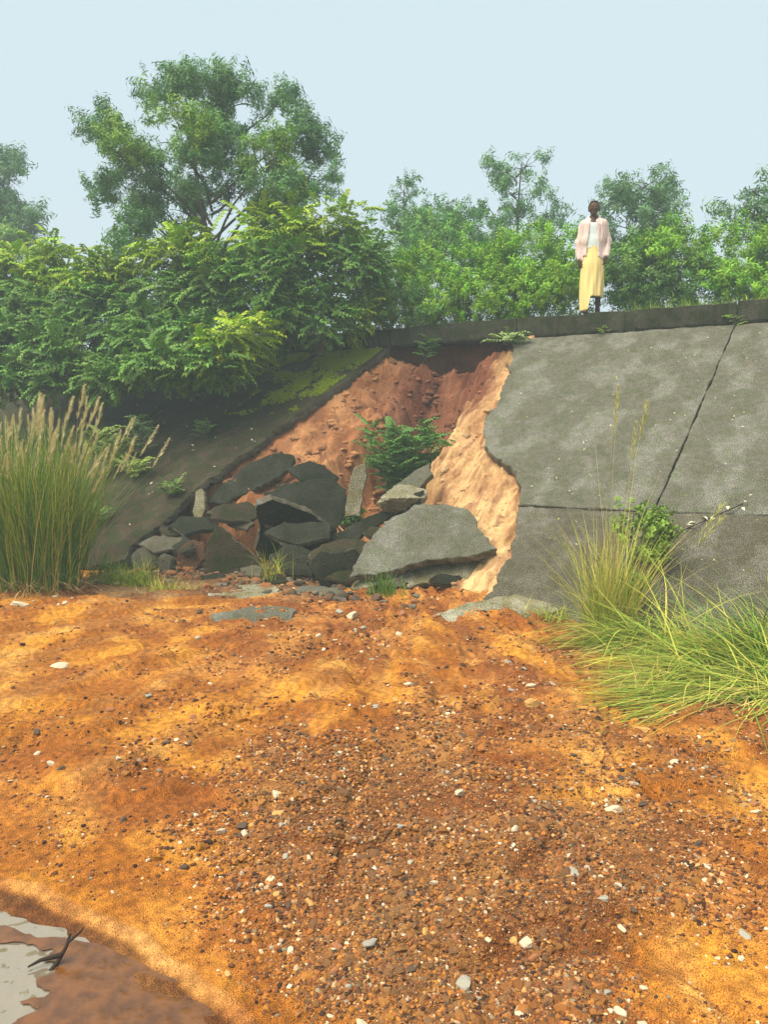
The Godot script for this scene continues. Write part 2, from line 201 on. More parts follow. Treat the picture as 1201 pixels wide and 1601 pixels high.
func grey_map(bytes: PackedByteArray, size: int) -> ImageTexture:
	return ImageTexture.create_from_image(Image.create_from_data(size, size, false, Image.FORMAT_L8, bytes))

func make_materials() -> void:
	var S := 1024
	# soil grain: crumbs, pale grit and dark specks of the laterite
	var a := layer(S, 0.02, 4, 3)
	var b := layer(S, 0.16, 2, 5)
	var c := layer(S, 0.05, 2, 8, FastNoiseLite.TYPE_CELLULAR)
	var soil_tex := paint(S, func(i: int) -> Color:
		var v := 0.78 + (a[i] - 128) / 128.0 * 0.2 + (b[i] - 128) / 128.0 * 0.06 * (1.0 + a[i] / 50.0)
		var col := Color(v, v * 0.985, v * 0.95)
		if b[i] > 196:
			col = col.lerp(Color(1.0, 0.98, 0.95), 0.55)
		elif b[i] < 58:
			col = col.lerp(Color(0.42, 0.33, 0.28), 0.5)
		return col)
	var relief := PackedByteArray()
	relief.resize(S * S)
	for i in S * S:
		relief[i] = clampi(int(a[i] * 0.35 + b[i] * 0.4 + (255 - c[i]) * 0.25), 0, 255)
	var soil_relief := grey_map(relief, S)
	var d := layer(512, 0.012, 4, 12)
	var patch := paint(512, func(i: int) -> Color:
		var t := clampf((d[i] - 90) / 90.0, 0.0, 1.0)
		return Color(0.78, 0.7, 0.66).lerp(Color(1.0, 1.0, 0.98), t))
	var soil := StandardMaterial3D.new()
	soil.vertex_color_use_as_albedo = true
	soil.albedo_texture = soil_tex
	soil.roughness = 0.88
	soil.metallic_specular = 0.35
	soil.heightmap_enabled = true
	soil.heightmap_texture = soil_relief
	soil.heightmap_scale = 1.8
	soil.uv1_scale = Vector3(0.9, 0.9, 0.9)
	soil.detail_enabled = true
	soil.detail_blend_mode = BaseMaterial3D.BLEND_MODE_MUL
	soil.detail_uv_layer = BaseMaterial3D.DETAIL_UV_2
	soil.detail_albedo = patch
	soil.uv2_scale = Vector3(0.27, 0.27, 0.27)
	M.soil = soil
	var scarp: StandardMaterial3D = soil.duplicate()
	scarp.albedo_texture = paint(S, func(i: int) -> Color:
		var v := 0.9 + (a[i] - 128) / 128.0 * 0.14 + (b[i] - 128) / 128.0 * 0.16
		return Color(v, v * 0.985, v * 0.95))
	scarp.uv1_triplanar = true
	scarp.uv2_triplanar = true
	scarp.heightmap_scale = 4.0
	M.scarp = scarp
	# weathered concrete: grey paste, exposed aggregate, pits, algae and pale lichen
	var e := layer(S, 0.007, 5, 21)
	var f := layer(S, 0.11, 2, 23)
	var g := layer(S, 0.22, 1, 27)
	var h := layer(S, 0.02, 3, 29)
	var concrete_tex := func(base: Color, green: Color, algae: float, spots: float) -> ImageTexture:
		return paint(S, func(i: int) -> Color:
			var v := 1.0 + (f[i] - 128) / 128.0 * 0.6 + (h[i] - 128) / 128.0 * 0.14
			var col := Color(base.r * v, base.g * v, base.b * v)
			col = col.lerp(Color(green.r * v, green.g * v, green.b * v), clampf((e[i] - 128) / 50.0 + algae, 0.0, 1.0))
			if g[i] > 255 - spots:
				col = col.lerp(Color(0.78, 0.79, 0.74), 0.6)
			elif g[i] < 50:
				col = Color(col.r * 0.45, col.g * 0.45, col.b * 0.45)
			return col)
	var crelief := PackedByteArray()
	crelief.resize(S * S)
	for i in S * S:
		crelief[i] = clampi(int(h[i] * 0.35 + f[i] * 0.4 + g[i] * 0.25), 0, 255)
	var concrete_relief := grey_map(crelief, S)
	var big := layer(512, 0.01, 4, 33)
	var stains := paint(512, func(i: int) -> Color:
		var t := clampf((big[i] - 100) / 70.0, 0.0, 1.0)
		return Color(0.85, 0.84, 0.8).lerp(Color(1, 1, 1), t))
	var kinds := {
		"concrete": [Color(0.4, 0.4, 0.37), Color(0.36, 0.375, 0.315), 0.2, 62.0],
		"mossy": [Color(0.235, 0.2, 0.145), Color(0.16, 0.185, 0.075), 0.45, 46.0],
		"dark_concrete": [Color(0.18, 0.19, 0.155), Color(0.135, 0.16, 0.1), 0.3, 42.0],
		"lower_concrete": [Color(0.37, 0.36, 0.325), Color(0.335, 0.325, 0.27), 0.25, 56.0],
		"fracture": [Color(0.46, 0.43, 0.37), Color(0.4, 0.36, 0.29), 0.2, 64.0],
		"brown_concrete": [Color(0.4, 0.29, 0.22), Color(0.36, 0.24, 0.17), 0.3, 50.0],
		"pale_concrete": [Color(0.58, 0.57, 0.5), Color(0.5, 0.48, 0.36), 0.2, 60.0],
		"coping": [Color(0.25, 0.25, 0.21), Color(0.19, 0.22, 0.13), 0.4, 40.0],
	}
	for k in kinds:
		var m := StandardMaterial3D.new()
		m.albedo_texture = concrete_tex.call(kinds[k][0], kinds[k][1], kinds[k][2], kinds[k][3])
		m.roughness = 0.9
		m.metallic_specular = 0.3
		m.heightmap_enabled = true
		m.heightmap_texture = concrete_relief
		m.heightmap_scale = 1.6
		m.uv1_triplanar = true
		m.uv1_scale = Vector3(0.55, 0.55, 0.55)
		m.detail_enabled = true
		m.detail_blend_mode = BaseMaterial3D.BLEND_MODE_MUL
		m.detail_uv_layer = BaseMaterial3D.DETAIL_UV_2
		m.detail_albedo = stains
		m.uv2_triplanar = true
		m.uv2_scale = Vector3(0.33, 0.3, 0.2)
		M[k] = m
	# stones of the wash-out
	for s in [["white_stone", Color(0.54, 0.46, 0.35)], ["grey_stone", Color(0.3, 0.3, 0.27)], ["ochre_stone", Color(0.5, 0.29, 0.09)], ["red_stone", Color(0.3, 0.12, 0.05)], ["dark_stone", Color(0.07, 0.045, 0.03)]]:
		var m := StandardMaterial3D.new()
		m.albedo_color = s[1].linear_to_srgb() * 1.22
		m.albedo_texture = soil_tex
		m.uv1_triplanar = true
		m.uv1_scale = Vector3(3, 3, 3)
		m.roughness = 0.75
		M[s[0]] = m
	var grit := matt(Color(1, 1, 1), 0.8)
	grit.vertex_color_use_as_albedo = true
	grit.albedo_texture = soil_tex
	grit.uv1_triplanar = true
	grit.uv1_scale = Vector3(0.25, 0.25, 0.25)
	M.grit = grit
	var leaf := matt(Color(1, 1, 1), 0.55)
	leaf.vertex_color_use_as_albedo = true
	leaf.backlight_enabled = true
	leaf.backlight = Color(0.16, 0.27, 0.03).linear_to_srgb()
	M.leaf = leaf
	var blade := matt(Color(1, 1, 1), 0.6)
	blade.vertex_color_use_as_albedo = true
	blade.backlight_enabled = true
	blade.backlight = Color(0.1, 0.13, 0.02).linear_to_srgb()
	M.blade = blade
	var bark := matt(Color(0.09, 0.075, 0.06), 0.95)
	var bk := layer(256, 0.06, 3, 41)
	bark.heightmap_enabled = true
	bark.heightmap_texture = grey_map(bk, 256)
	bark.heightmap_scale = 2.0
	bark.uv1_triplanar = true
	bark.uv1_scale = Vector3(4, 0.8, 4)
	M.bark = bark
	M.root = matt(Color(0.5, 0.28, 0.15))
	M.twig = matt(Color(0.03, 0.022, 0.018))
	var water := matt(Color(0.46, 0.38, 0.29), 0.04)
	water.metallic = 0.7
	water.metallic_specular = 0.6
	var wn := layer(512, 0.018, 2, 55)
	water.heightmap_enabled = true
	water.heightmap_texture = grey_map(wn, 512)
	water.heightmap_scale = 0.6
	water.uv1_triplanar = true
	water.uv1_scale = Vector3(1.1, 1.1, 1.1)
	M.water = water
	var reflection_noise := layer(512, 0.014, 4, 59)  # glossy brown that stands in for the tree's dark reflection
	var mud_brown: StandardMaterial3D = matt(Color(1, 1, 1), 0.16)
	mud_brown.albedo_texture = paint(512, func(i: int) -> Color:
		return Color(0.33, 0.21, 0.11).lerp(Color(0.42, 0.27, 0.13), clampf((reflection_noise[i] - 70) / 120.0, 0.0, 1.0)))
	mud_brown.metallic_specular = 0.55
	mud_brown.heightmap_enabled = true
	mud_brown.heightmap_texture = grey_map(reflection_noise, 512)
	mud_brown.heightmap_scale = 0.3
	mud_brown.uv1_triplanar = true
	mud_brown.uv1_scale = Vector3(1.6, 1.6, 1.6)
	M.mud_brown = mud_brown


# ---------------------------------------------------------------- setting: ground and embankment
func puddle_side(x: float, z: float) -> float:     # metres to the water's edge, positive on dry land
	var a := Vector2(-1.31, -2.51)
	var dir := (Vector2(-0.5, -1.95) - a).normalized()
	var nrm := Vector2(dir.y, -dir.x)
	var q := Vector2(x, z) - a
	var along := q.dot(dir)
	return q.dot(nrm) - 0.05 - 0.045 * sin(clampf(along / 0.98, -0.5, 1.5) * PI) + 0.03 * n_mid.get_noise_2d(along * 3.0, 7.0)

func wash(x: float, z: float) -> Vector2:        # x across the flow, y along it: the wash fans out from the hole
	var q := Vector2(x - 0.3, z + 8.6)
	return Vector2(atan2(q.x, q.y) * 3.6, q.length())

func fan(x: float, z: float) -> float:            # 1 in the gravel fan, centre and right foreground
	var d := maxf(-z, 0.5)
	var side := x / d - 0.1
	return smoothstep(0.42, 0.2, absf(side) + 0.12 * n_mid.get_noise_2d(x * 1.4, z * 1.4 + 15.0)) * smoothstep(4.6, 3.2, d)

func ground_height(x: float, z: float) -> float:
	var y := 0.05 * n_soft.get_noise_2d(x * 0.5, z * 0.5)
	var wv := wash(x, z)
	var flow := n_mid.get_noise_2d(wv.x * 2.2, wv.y * 0.35)
	y += 0.035 * flow - 0.03 * smoothstep(0.1, 0.0, absf(n_mid.get_noise_2d(wv.x * 1.3 + 9.0, wv.y * 0.3))) + 0.03 * smoothstep(0.08, 0.16, n_mid.get_noise_2d(x * 0.8 + 40.0, z * 1.6))
	y += 0.012 * n_fine.get_noise_2d(x * 5.0, z * 5.0) + 0.006 * n_fine.get_noise_2d(x * 17.0 + 3.0, z * 17.0) * (1.0 - 0.7 * smoothstep(0.6, 0.2, puddle_side(x, z)))
	var far := smoothstep(5.5, 8.0, -z)
	y += 0.05 * far
	var side := puddle_side(x, z)
	y = lerpf(-0.03 + y * 0.12, y + 0.01, smoothstep(0.0, 0.9, side))
	y -= 0.14 * smoothstep(0.0, -0.4, side + 0.04 * n_mid.get_noise_2d(x * 4.0, z * 4.0)) + 0.014 * smoothstep(0.06, 0.0, side)
	return y

func smooth_share(x: float, z: float) -> float:   # 1 where fine silt covers the gravel
	var s := smoothstep(0.4, 0.12, puddle_side(x, z))
	var left := smoothstep(-0.12, -0.36, x / maxf(-z, 1.0) + 0.1 * n_mid.get_noise_2d(x * 0.9, z * 0.9 + 33.0))
	var wv := wash(x, z)
	var lanes := smoothstep(-0.1, 0.25, n_mid.get_noise_2d(wv.x * 1.7 + 11.0, wv.y * 0.3)) * (1.0 - 0.85 * fan(x, z))
	var corner := smoothstep(0.45, 0.2, Vector2(x - 0.95, (z + 1.95) * 0.9).length())
	var lane2 := smoothstep(0.5, 0.2, absf(x * 0.35 - z - 3.75) ) * smoothstep(0.3, 0.9, x)
	return clampf(maxf(maxf(s, corner), maxf(left * 0.96, maxf(lanes * 0.9, lane2 * 0.8))), 0.0, 1.0)

func soil_color(x: float, z: float) -> Color:
	var silt := Color(0.88, 0.4, 0.05)
	var gravel := Color(0.66, 0.29, 0.07)
	var red := Color(0.62, 0.22, 0.055)
	var pale := Color(0.98, 0.6, 0.22)
	var s := smooth_share(x, z)
	var c := gravel.lerp(Color(0.4, 0.19, 0.07), 0.8 * fan(x, z)).lerp(silt, s)
	c = c.lerp(red, clampf(n_soft.get_noise_2d(x * 1.2 + 5.0, z * 1.2) * 1.2, 0.0, 0.4))
	c = c.lerp(pale, clampf(n_mid.get_noise_2d(wash(x, z).x * 3.0 - 20.0, wash(x, z).y * 0.5) * 1.5 - 0.1, 0.0, 0.36) * (0.3 + 0.7 * s) * smoothstep(0.1, 0.8, puddle_side(x, z)))
	var mud_brown := smoothstep(-7.2, -7.7, z + n_mid.get_noise_2d(x * 1.2, z * 2.0) * 0.5) * smoothstep(-3.4, -2.9, x) * smoothstep(-0.4, -0.9, x)
	c = c.lerp(Color(0.34, 0.25, 0.16), mud_brown * 0.8)          # grey mud washed out at the foot of the rubble
	var rim := puddle_side(x, z)
	c = c.lerp(Color(1.0, 0.62, 0.3), 0.35 * smoothstep(0.04, 0.015, absf(rim - 0.035)))
	c = c.lerp(Color(0.3, 0.13, 0.04), smoothstep(0.03, -0.01, rim))       # wet mud
	return c

func make_ground() -> void:
	var rows := 600
	var cols := 520
	var pos := PackedVector3Array()
	var col := PackedColorArray()
	var uv := PackedVector2Array()
	var index := PackedInt32Array()
	for r in rows + 1:
		var d := 0.9 * pow(17.0 / 0.9, float(r) / rows)
		for k in cols + 1:
			var a := (float(k) / cols * 2.0 - 1.0)
			var x := a * (0.75 * d + 0.9)
			var z := -d
			var y := ground_height(x, z)
			var edge := maxf(smoothstep(0.93, 1.0, absf(a)), maxf(smoothstep(1.0, 0.9, d), smoothstep(15.0, 17.0, d)))
			pos.append(Vector3(x, y - 0.25 * edge, z))
			col.append(soil_color(x, z))
			uv.append(Vector2(x, z))
			if r < rows and k < cols:
				var i := r * (cols + 1) + k
				index.append_array([i, i + cols + 1, i + 1, i + 1, i + cols + 1, i + cols + 2])
	var m := grid_mesh(pos, col, uv, index)
	var o := single("ground", m, M.soil)
	o.set_meta("kind", "structure")
	# the plain that the wash-out lies on, out to the horizon
	pos = PackedVector3Array()
	col = PackedColorArray()
	uv = PackedVector2Array()
	index = PackedInt32Array()
	var steps := [-600.0, -200.0, -60.0, -20.0, -8.0, 0.0, 8.0, 20.0, 60.0, 200.0, 600.0]
	for r in steps.size():
		for k in steps.size():
			pos.append(Vector3(steps[k], -0.2, steps[r]))
			col.append(Color(0.6, 0.27, 0.07))
			uv.append(Vector2(steps[k], steps[r]))
			if r + 1 < steps.size() and k + 1 < steps.size():
				var i := r * steps.size() + k
				index.append_array([i, i + 1, i + steps.size(), i + 1, i + steps.size() + 1, i + steps.size()])
	o = single("plain", grid_mesh(pos, col, uv, index), M.soil)
	o.set_meta("kind", "structure")
	# the puddle at the lower left
	var pm := PlaneMesh.new()
	pm.size = Vector2(2.4, 1.9)
	o = single("puddle", pm, M.water, Vector3(-1.6, -0.05, -1.75))
	o.set_meta("kind", "structure")
	# slick brown sheet standing in for the tree's dark reflection, puddle's right side
	var shore := PackedVector2Array([Vector2(-1.400, -2.445), Vector2(-1.249, -2.396), Vector2(-1.100, -2.343), Vector2(-0.988, -2.318), Vector2(-0.856, -2.286), Vector2(-0.488, -2.062), Vector2(-0.298, -1.875), Vector2(-0.457, -1.718), Vector2(-0.885, -1.755), Vector2(-1.003, -1.962), Vector2(-0.967, -2.012), Vector2(-1.022, -2.047), Vector2(-0.959, -2.082), Vector2(-1.014, -2.141), Vector2(-0.969, -2.186), Vector2(-1.040, -2.226), Vector2(-1.012, -2.268), Vector2(-1.118, -2.293), Vector2(-1.210, -2.318), Vector2(-1.345, -2.343)])
	var ring := PackedVector2Array()
	for i in shore.size():
		for k in 6:
			var q := shore[i].lerp(shore[(i + 1) % shore.size()], k / 6.0)
			ring.append(q + Vector2(n_fine.get_noise_2d(q.x * 14.0, q.y * 14.0), n_fine.get_noise_2d(q.x * 14.0 + 50.0, q.y * 14.0)) * 0.022)
	var reflection_tool := SurfaceTool.new()
	reflection_tool.begin(Mesh.PRIMITIVE_TRIANGLES)
	var tri := Geometry2D.triangulate_polygon(ring)
	for i in range(0, tri.size(), 3):
		var v := [ring[tri[i]], ring[tri[i + 1]], ring[tri[i + 2]]]
		if (v[1] - v[0]).cross(v[2] - v[0]) < 0.0:
			v.reverse()
		for q in v:
			reflection_tool.set_normal(Vector3.UP)
			reflection_tool.add_vertex(Vector3(q.x, -0.046, q.y))
	o = single("reflection_mud", reflection_tool.commit(), M.mud_brown)
	o.set_meta("kind", "structure")

func grid_mesh(pos: PackedVector3Array, col: PackedColorArray, uv: PackedVector2Array, index: PackedInt32Array) -> ArrayMesh:
	var nrm := PackedVector3Array()
	nrm.resize(pos.size())
	for i in range(0, index.size(), 3):
		var a := index[i]
		var b := index[i + 1]
		var c := index[i + 2]
		var n := (pos[c] - pos[a]).cross(pos[b] - pos[a])
		nrm[a] += n
		nrm[b] += n
		nrm[c] += n
	for i in nrm.size():
		nrm[i] = nrm[i].normalized()
	var arr := []
	arr.resize(Mesh.ARRAY_MAX)
	arr[Mesh.ARRAY_VERTEX] = pos
	arr[Mesh.ARRAY_NORMAL] = nrm
	if col.size():
		arr[Mesh.ARRAY_COLOR] = col
	if uv.size():
		arr[Mesh.ARRAY_TEX_UV] = uv
		arr[Mesh.ARRAY_TEX_UV2] = uv
	arr[Mesh.ARRAY_INDEX] = index
	var m := ArrayMesh.new()
	m.add_surface_from_arrays(Mesh.PRIMITIVE_TRIANGLES, arr)
	return m

func lining_y(w: float) -> float:
	return CREST - FALL * w

func hollow(u: float, w: float) -> float:         # how far the soil lies below the lining's surface
	if w < -0.62 or w > 5.9:
		return 0.14
	var l := curve(LEFT_EDGE, w)
	var r := curve(RIGHT_EDGE, w)
	if w < 0.3:                                      # the scarp under the coping
		l = curve(LEFT_EDGE, 0.3) + 0.02
		r = curve(RIGHT_EDGE, 0.3) - 0.02
	l -= 0.42 * smoothstep(3.5, 4.1, w)              # washed out under the left lining
	var t := (u - l) / maxf(r - l, 0.1)
	var from_edge := u - curve(LEFT_EDGE, w)
	var washed := 0.75 * smoothstep(3.3, 3.7, w) * smoothstep(-0.8, -0.55, from_edge) * smoothstep(0.7, 0.4, from_edge)
	if t < -0.12 or t > 1.12:
		return 0.14 + washed
	var deep := curve(DEEP, w)
	var bent_t := t + 0.05 * n_mid.get_noise_2d(u * 1.3 + 70.0, w * 1.3)
	var fall_from := lerpf(0.24, 0.1, smoothstep(3.4, 4.2, w))
	var rise := 0.22 * smoothstep(0.0, fall_from, bent_t) + 0.78 * smoothstep(fall_from, fall_from + 0.16, bent_t)
	var wall := lerpf(0.64, 0.7, smoothstep(1.0, 3.0, w))
	rise *= 1.0 - 0.8 * smoothstep(wall, wall + 0.13, bent_t) - 0.2 * smoothstep(wall + 0.13, 1.0, bent_t)
	var in_it := smoothstep(-0.06, 0.03, minf(t, 1.0 - t))
	var dd := lerpf(0.14, 0.2 + deep * rise, in_it)
	if w < 0.0:
		dd = lerpf(0.0, 0.62, smoothstep(-0.6, -0.46, w) * in_it)
	var rill := n_mid.get_noise_2d(u * 3.2 + w * 0.6, w * 0.9 - 9.0)
	return dd + washed + in_it * (0.12 * rill + 0.16 * smoothstep(1.8, 0.9, w) * n_mid.get_noise_2d(u * 1.1 + 50.0, w * 5.0) + 0.08 * n_fine.get_noise_2d(u * 3.0, w * 3.0) + 0.035 * n_fine.get_noise_2d(u * 9.0, w * 9.0 + 3.0) + 0.022 * n_fine.get_noise_2d(u * 26.0, w * 14.0) + 0.05 * absf(n_mid.get_noise_2d(u * 6.0 + w * 1.5, w * 1.4 + 20.0)))

func bank_height(u: float, w: float) -> float:
	if w < -0.62:
		return CREST + 0.05 + 0.08 * n_soft.get_noise_2d(u * 0.6, w * 0.6) * smoothstep(-0.8, -3.0, w)
	if w < 0.0:
		return CREST + 0.05 - hollow(u, w) * smoothstep(-0.62, -0.5, w)
	return lining_y(w) - hollow(u, w)

func bank_color(u: float, w: float) -> Color:
	var l := curve(LEFT_EDGE, w)
	var r := curve(RIGHT_EDGE, w)
	var t := (u - l) / maxf(r - l, 0.1)
	if w < -0.6:
		return Color(0.12, 0.16, 0.05)
	var n := n_mid.get_noise_2d(u * 1.6, w * 1.6)
	var orange := Color(0.7, 0.36, 0.17)
	var cream := Color(0.95, 0.68, 0.38)
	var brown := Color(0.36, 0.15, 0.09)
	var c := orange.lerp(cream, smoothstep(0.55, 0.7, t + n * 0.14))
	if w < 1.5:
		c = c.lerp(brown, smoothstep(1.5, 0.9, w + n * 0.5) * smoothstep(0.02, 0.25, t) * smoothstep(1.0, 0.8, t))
	c = c.lerp(Color(0.46, 0.23, 0.14), clampf(n_mid.get_noise_2d(u * 2.3 + 8.0, w * 2.3) * 1.4, 0.0, 0.5) * (1.0 - 0.75 * smoothstep(0.55, 0.7, t)))
	c = c.lerp(brown, 0.55 * smoothstep(0.12, 0.4, n_mid.get_noise_2d(u * 4.5 + w * 1.2, w * 1.3 + 60.0)) * smoothstep(0.5, 0.7, t))
	return c

func make_bank() -> void:
	var us := [-600.0, -150.0, -50.0, -24.0, -14.0, -9.0, -6.0, -4.5, -3.6]
	var x := -3.2
	while x < 5.4:
		us.append(x)
		x += 0.03
	us.append_array([5.8, 7.0, 10.0, 16.0, 30.0, 80.0, 200.0, 600.0])
	var ws := [-600.0, -150.0, -50.0, -20.0, -10.0, -6.0, -4.0, -3.0, -2.0, -1.4, -1.0, -0.75]
	x = -0.66
	while x < 6.0:
		ws.append(x)
		x += 0.03
	ws.append_array([6.3, 6.8])
	var pos := PackedVector3Array()
	var col := PackedColorArray()
	var uv := PackedVector2Array()
	var index := PackedInt32Array()
	for r in ws.size():
		for k in us.size():
			var u: float = us[k]
			var w: float = ws[r]
			var p := bank(u, w, bank_height(u, w))
			if u > -3.2 and u < 5.4 and w > -0.3 and w < 5.4:
				p += bank_n * 0.05 * (n_fine.get_noise_2d(u * 4.0 + 30.0, w * 4.0) + 0.7 * n_fine.get_noise_2d(u * 11.0, w * 11.0 + 8.0))
			pos.append(p)
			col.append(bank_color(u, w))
			uv.append(Vector2(u, w * 1.166))
			if r + 1 < ws.size() and k + 1 < us.size():
				var i := r * us.size() + k
				index.append_array([i, i + 1, i + us.size(), i + 1, i + us.size() + 1, i + us.size()])
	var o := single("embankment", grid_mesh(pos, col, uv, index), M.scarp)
	o.set_meta("kind", "structure")


# ---------------------------------------------------------------- slabs and rocks
# A slab whose upper face lies in its own xz plane; rough[i] is how ragged the edge from corner i is.
func slab_mesh(poly: PackedVector2Array, thick: float, rough: Array, sd: int, wave := 0.006) -> ArrayMesh:
	var r := RandomNumberGenerator.new()
	r.seed = sd
	var n := noise(1.0, 3, sd)
	var area := 0.0
	for i in poly.size():
		area += poly[i].cross(poly[(i + 1) % poly.size()])
	if area < 0.0:
		poly.reverse()
		rough = rough.duplicate()
		if rough.size() > 1:
			rough.reverse()
			rough.append(rough.pop_front())
	var ring := PackedVector2Array()
	for i in poly.size():
		var a := poly[i]
		var b := poly[(i + 1) % poly.size()]
		var amp: float = rough[i % rough.size()]
		var len := a.distance_to(b)
		var steps := maxi(1, int(len / (0.05 if len < 6.0 else 0.3)))
		var out := (b - a).orthogonal().normalized() * -1.0
		for k in steps:
			var t := float(k) / steps
			var p := a.lerp(b, t)
			var j := amp * (n.get_noise_2d(p.x * 2.3, p.y * 2.3) * 2.6 + n.get_noise_2d(p.x * 9.0, p.y * 9.0) * 0.8 + r.randf_range(-0.3, 0.3)) if k > 0 else 0.0
			ring.append(p + out * j)
	var c := ring.size()
	var outs := PackedVector2Array()
	for i in c:
		var e := ring[(i + 1) % c] - ring[(i + c - 1) % c]
		outs.append(Vector2(e.y, -e.x).normalized())
	var lift := func(p: Vector2) -> float: return wave * 2.0 * n.get_noise_2d(p.x * 1.3 + 9.0, p.y * 1.3) + wave * 0.7 * n.get_noise_2d(p.x * 5.0, p.y * 5.0 + 4.0)
	var rings := []
	var specs := [[-0.008, 0.0, 0.0], [-0.001, -0.008, 0.003], [0.0, -thick * 0.45, 0.014], [-0.012, -thick * 0.9, 0.014], [-0.03, -thick, 0.006]]
	var edge: float = rough.max()
	for s in specs:
		var pts := PackedVector3Array()
		for i in c:
			var q: Vector2 = ring[i] + outs[i] * (s[0] + r.randf_range(-1, 1) * s[2] * minf(1.0, edge * 40.0 + 0.1))
			pts.append(Vector3(q.x, s[1] + lift.call(q), q.y))
		rings.append(pts)
	var st := SurfaceTool.new()
	var side_tool := SurfaceTool.new()               # the broken edges are a surface of their own
	side_tool.begin(Mesh.PRIMITIVE_TRIANGLES)
	side_tool.set_smooth_group(-1)
	st.begin(Mesh.PRIMITIVE_TRIANGLES)
	st.set_smooth_group(-1)
	for k in rings.size() - 1:
		for i in c:
			var j := (i + 1) % c
			for p in [rings[k][i], rings[k + 1][i], rings[k][j], rings[k][j], rings[k + 1][i], rings[k + 1][j]]:
				(side_tool if k > 0 else st).add_vertex(p)
	# upper face with a light undulation
	st.set_smooth_group(1)
	var pts2 := PackedVector2Array()
	for p in rings[0]:
		pts2.append(Vector2(p.x, p.z))
	var inner := pts2.duplicate()
	var box := Rect2(pts2[0], Vector2.ZERO)
	for p in pts2:
		box = box.expand(p)
	var cell := clampf(maxf(box.size.x, box.size.y) / 14.0, 0.06, 0.5)
	var y := box.position.y + cell * 0.5
	while y < box.end.y:
		var x := box.position.x + cell * 0.5
		while x < box.end.x:
			var q := Vector2(x + r.randf_range(-0.2, 0.2) * cell, y + r.randf_range(-0.2, 0.2) * cell)
			if Geometry2D.is_point_in_polygon(q, pts2):
				inner.append(q)
			x += cell
		y += cell
	var tri := Geometry2D.triangulate_delaunay(inner)
	for i in range(0, tri.size(), 3):
		var a := inner[tri[i]]
		var b := inner[tri[i + 1]]
		var d := inner[tri[i + 2]]
		if absf((b - a).cross(d - a)) < 1e-7 or not Geometry2D.is_point_in_polygon((a + b + d) / 3.0, pts2):
			continue
		if (b - a).cross(d - a) < 0.0:
			var sw := b
			b = d
			d = sw
		for p in [a, b, d]:
			var hh: float = lift.call(p)
			st.add_vertex(Vector3(p.x, hh, p.y))
	var low := PackedVector2Array()
	for p in rings[-1]:
		low.append(Vector2(p.x, p.z))
	st.set_smooth_group(-1)
	var bt := Geometry2D.triangulate_polygon(low)
	for i in range(0, bt.size(), 3):
		var a := rings[-1][bt[i]] as Vector3
		var b := rings[-1][bt[i + 1]] as Vector3
		var d := rings[-1][bt[i + 2]] as Vector3
		if (b - a).cross(d - a).y < 0.0:
			var sw := b
			b = d
			d = sw
		for p in [a, b, d]:
			st.add_vertex(p)
	st.generate_normals()
	side_tool.generate_normals()
	return side_tool.commit(st.commit())

# an angular stone: directions cut by random planes, then roughened
func stone_mesh(sd: int, half: Vector3, level := 3, cuts := 13, rough := 0.05, flat := true) -> ArrayMesh:
	var r := RandomNumberGenerator.new()
	r.seed = sd
	var n := noise(1.6, 3, sd)
	var planes := []
	for i in cuts:
		var v := Vector3(r.randfn(), r.randfn(), r.randfn()).normalized()
		planes.append([v, r.randf_range(0.5, 0.95)])
	var st := SurfaceTool.new()
	st.begin(Mesh.PRIMITIVE_TRIANGLES)
	st.set_smooth_group(-1 if flat else 1)
	var place := func(dir: Vector3) -> Vector3:
		var best := 1.12
		for p in planes:
			var k: float = dir.dot(p[0])
			if k > 0.05:
				best = minf(best, p[1] / k)
		best *= 1.0 + rough * n.get_noise_3dv(dir * 2.0) * 2.0 + rough * 0.6 * n.get_noise_3dv(dir * 6.0)
		return dir * best * half
	for f in 6:
		var ax := [Vector3.RIGHT, Vector3.LEFT, Vector3.UP, Vector3.DOWN, Vector3.BACK, Vector3.FORWARD][f] as Vector3
		var bx := Vector3(ax.y, ax.z, ax.x)
		var cx := ax.cross(bx)
		var k := 1 << level
		for i in k:
			for j in k:
				var q := []
				for o in [[0, 0], [1, 0], [1, 1], [0, 1]]:
					var s := tan(((i + o[0]) / float(k) * 2.0 - 1.0) * PI / 4.0)
					var t := tan(((j + o[1]) / float(k) * 2.0 - 1.0) * PI / 4.0)
					q.append(place.call((ax + bx * s + cx * t).normalized()))
				for p in [q[0], q[2], q[1], q[0], q[3], q[2]]:
					st.add_vertex(p)
	st.generate_normals()
	return st.commit()

func two_faced(o: MeshInstance3D, face: Material, edge: Material) -> void:
	o.material_override = null
	o.mesh.surface_set_material(0, face)
	o.mesh.surface_set_material(1, edge)

func plane_basis(n: Vector3) -> Basis:
	var x := (Vector3.RIGHT - n * n.x).normalized()
	return Basis(x, n, x.cross(n))

func lining_panel(parent: Node3D, pts: Array, rough: Array, m: Material, sd: int, label := "", drop := 0.0) -> void:
	# pts are [u, w] on the lining
	var mid := Vector2.ZERO
	for p in pts:
		mid += Vector2(p[0], p[1])
	mid /= pts.size()
	var k := sqrt(1.0 + FALL * FALL)
	var poly := PackedVector2Array()
	for p in pts:
		poly.append(Vector2(p[0] - mid.x, (p[1] - mid.y) * k))
	var o := part("panel", slab_mesh(poly, 0.12, rough, sd, 0.009), m, parent)
	two_faced(o, m, M.fracture if m != M.mossy else M.lower_concrete)
	var down := (bank_n - Vector3.UP * FALL).normalized()
	o.transform = Transform3D(Basis(bank_u, lining_normal, down), bank(mid.x, mid.y, lining_y(mid.y)) - lining_normal * drop)
	if label:
		o.set_meta("label", label)

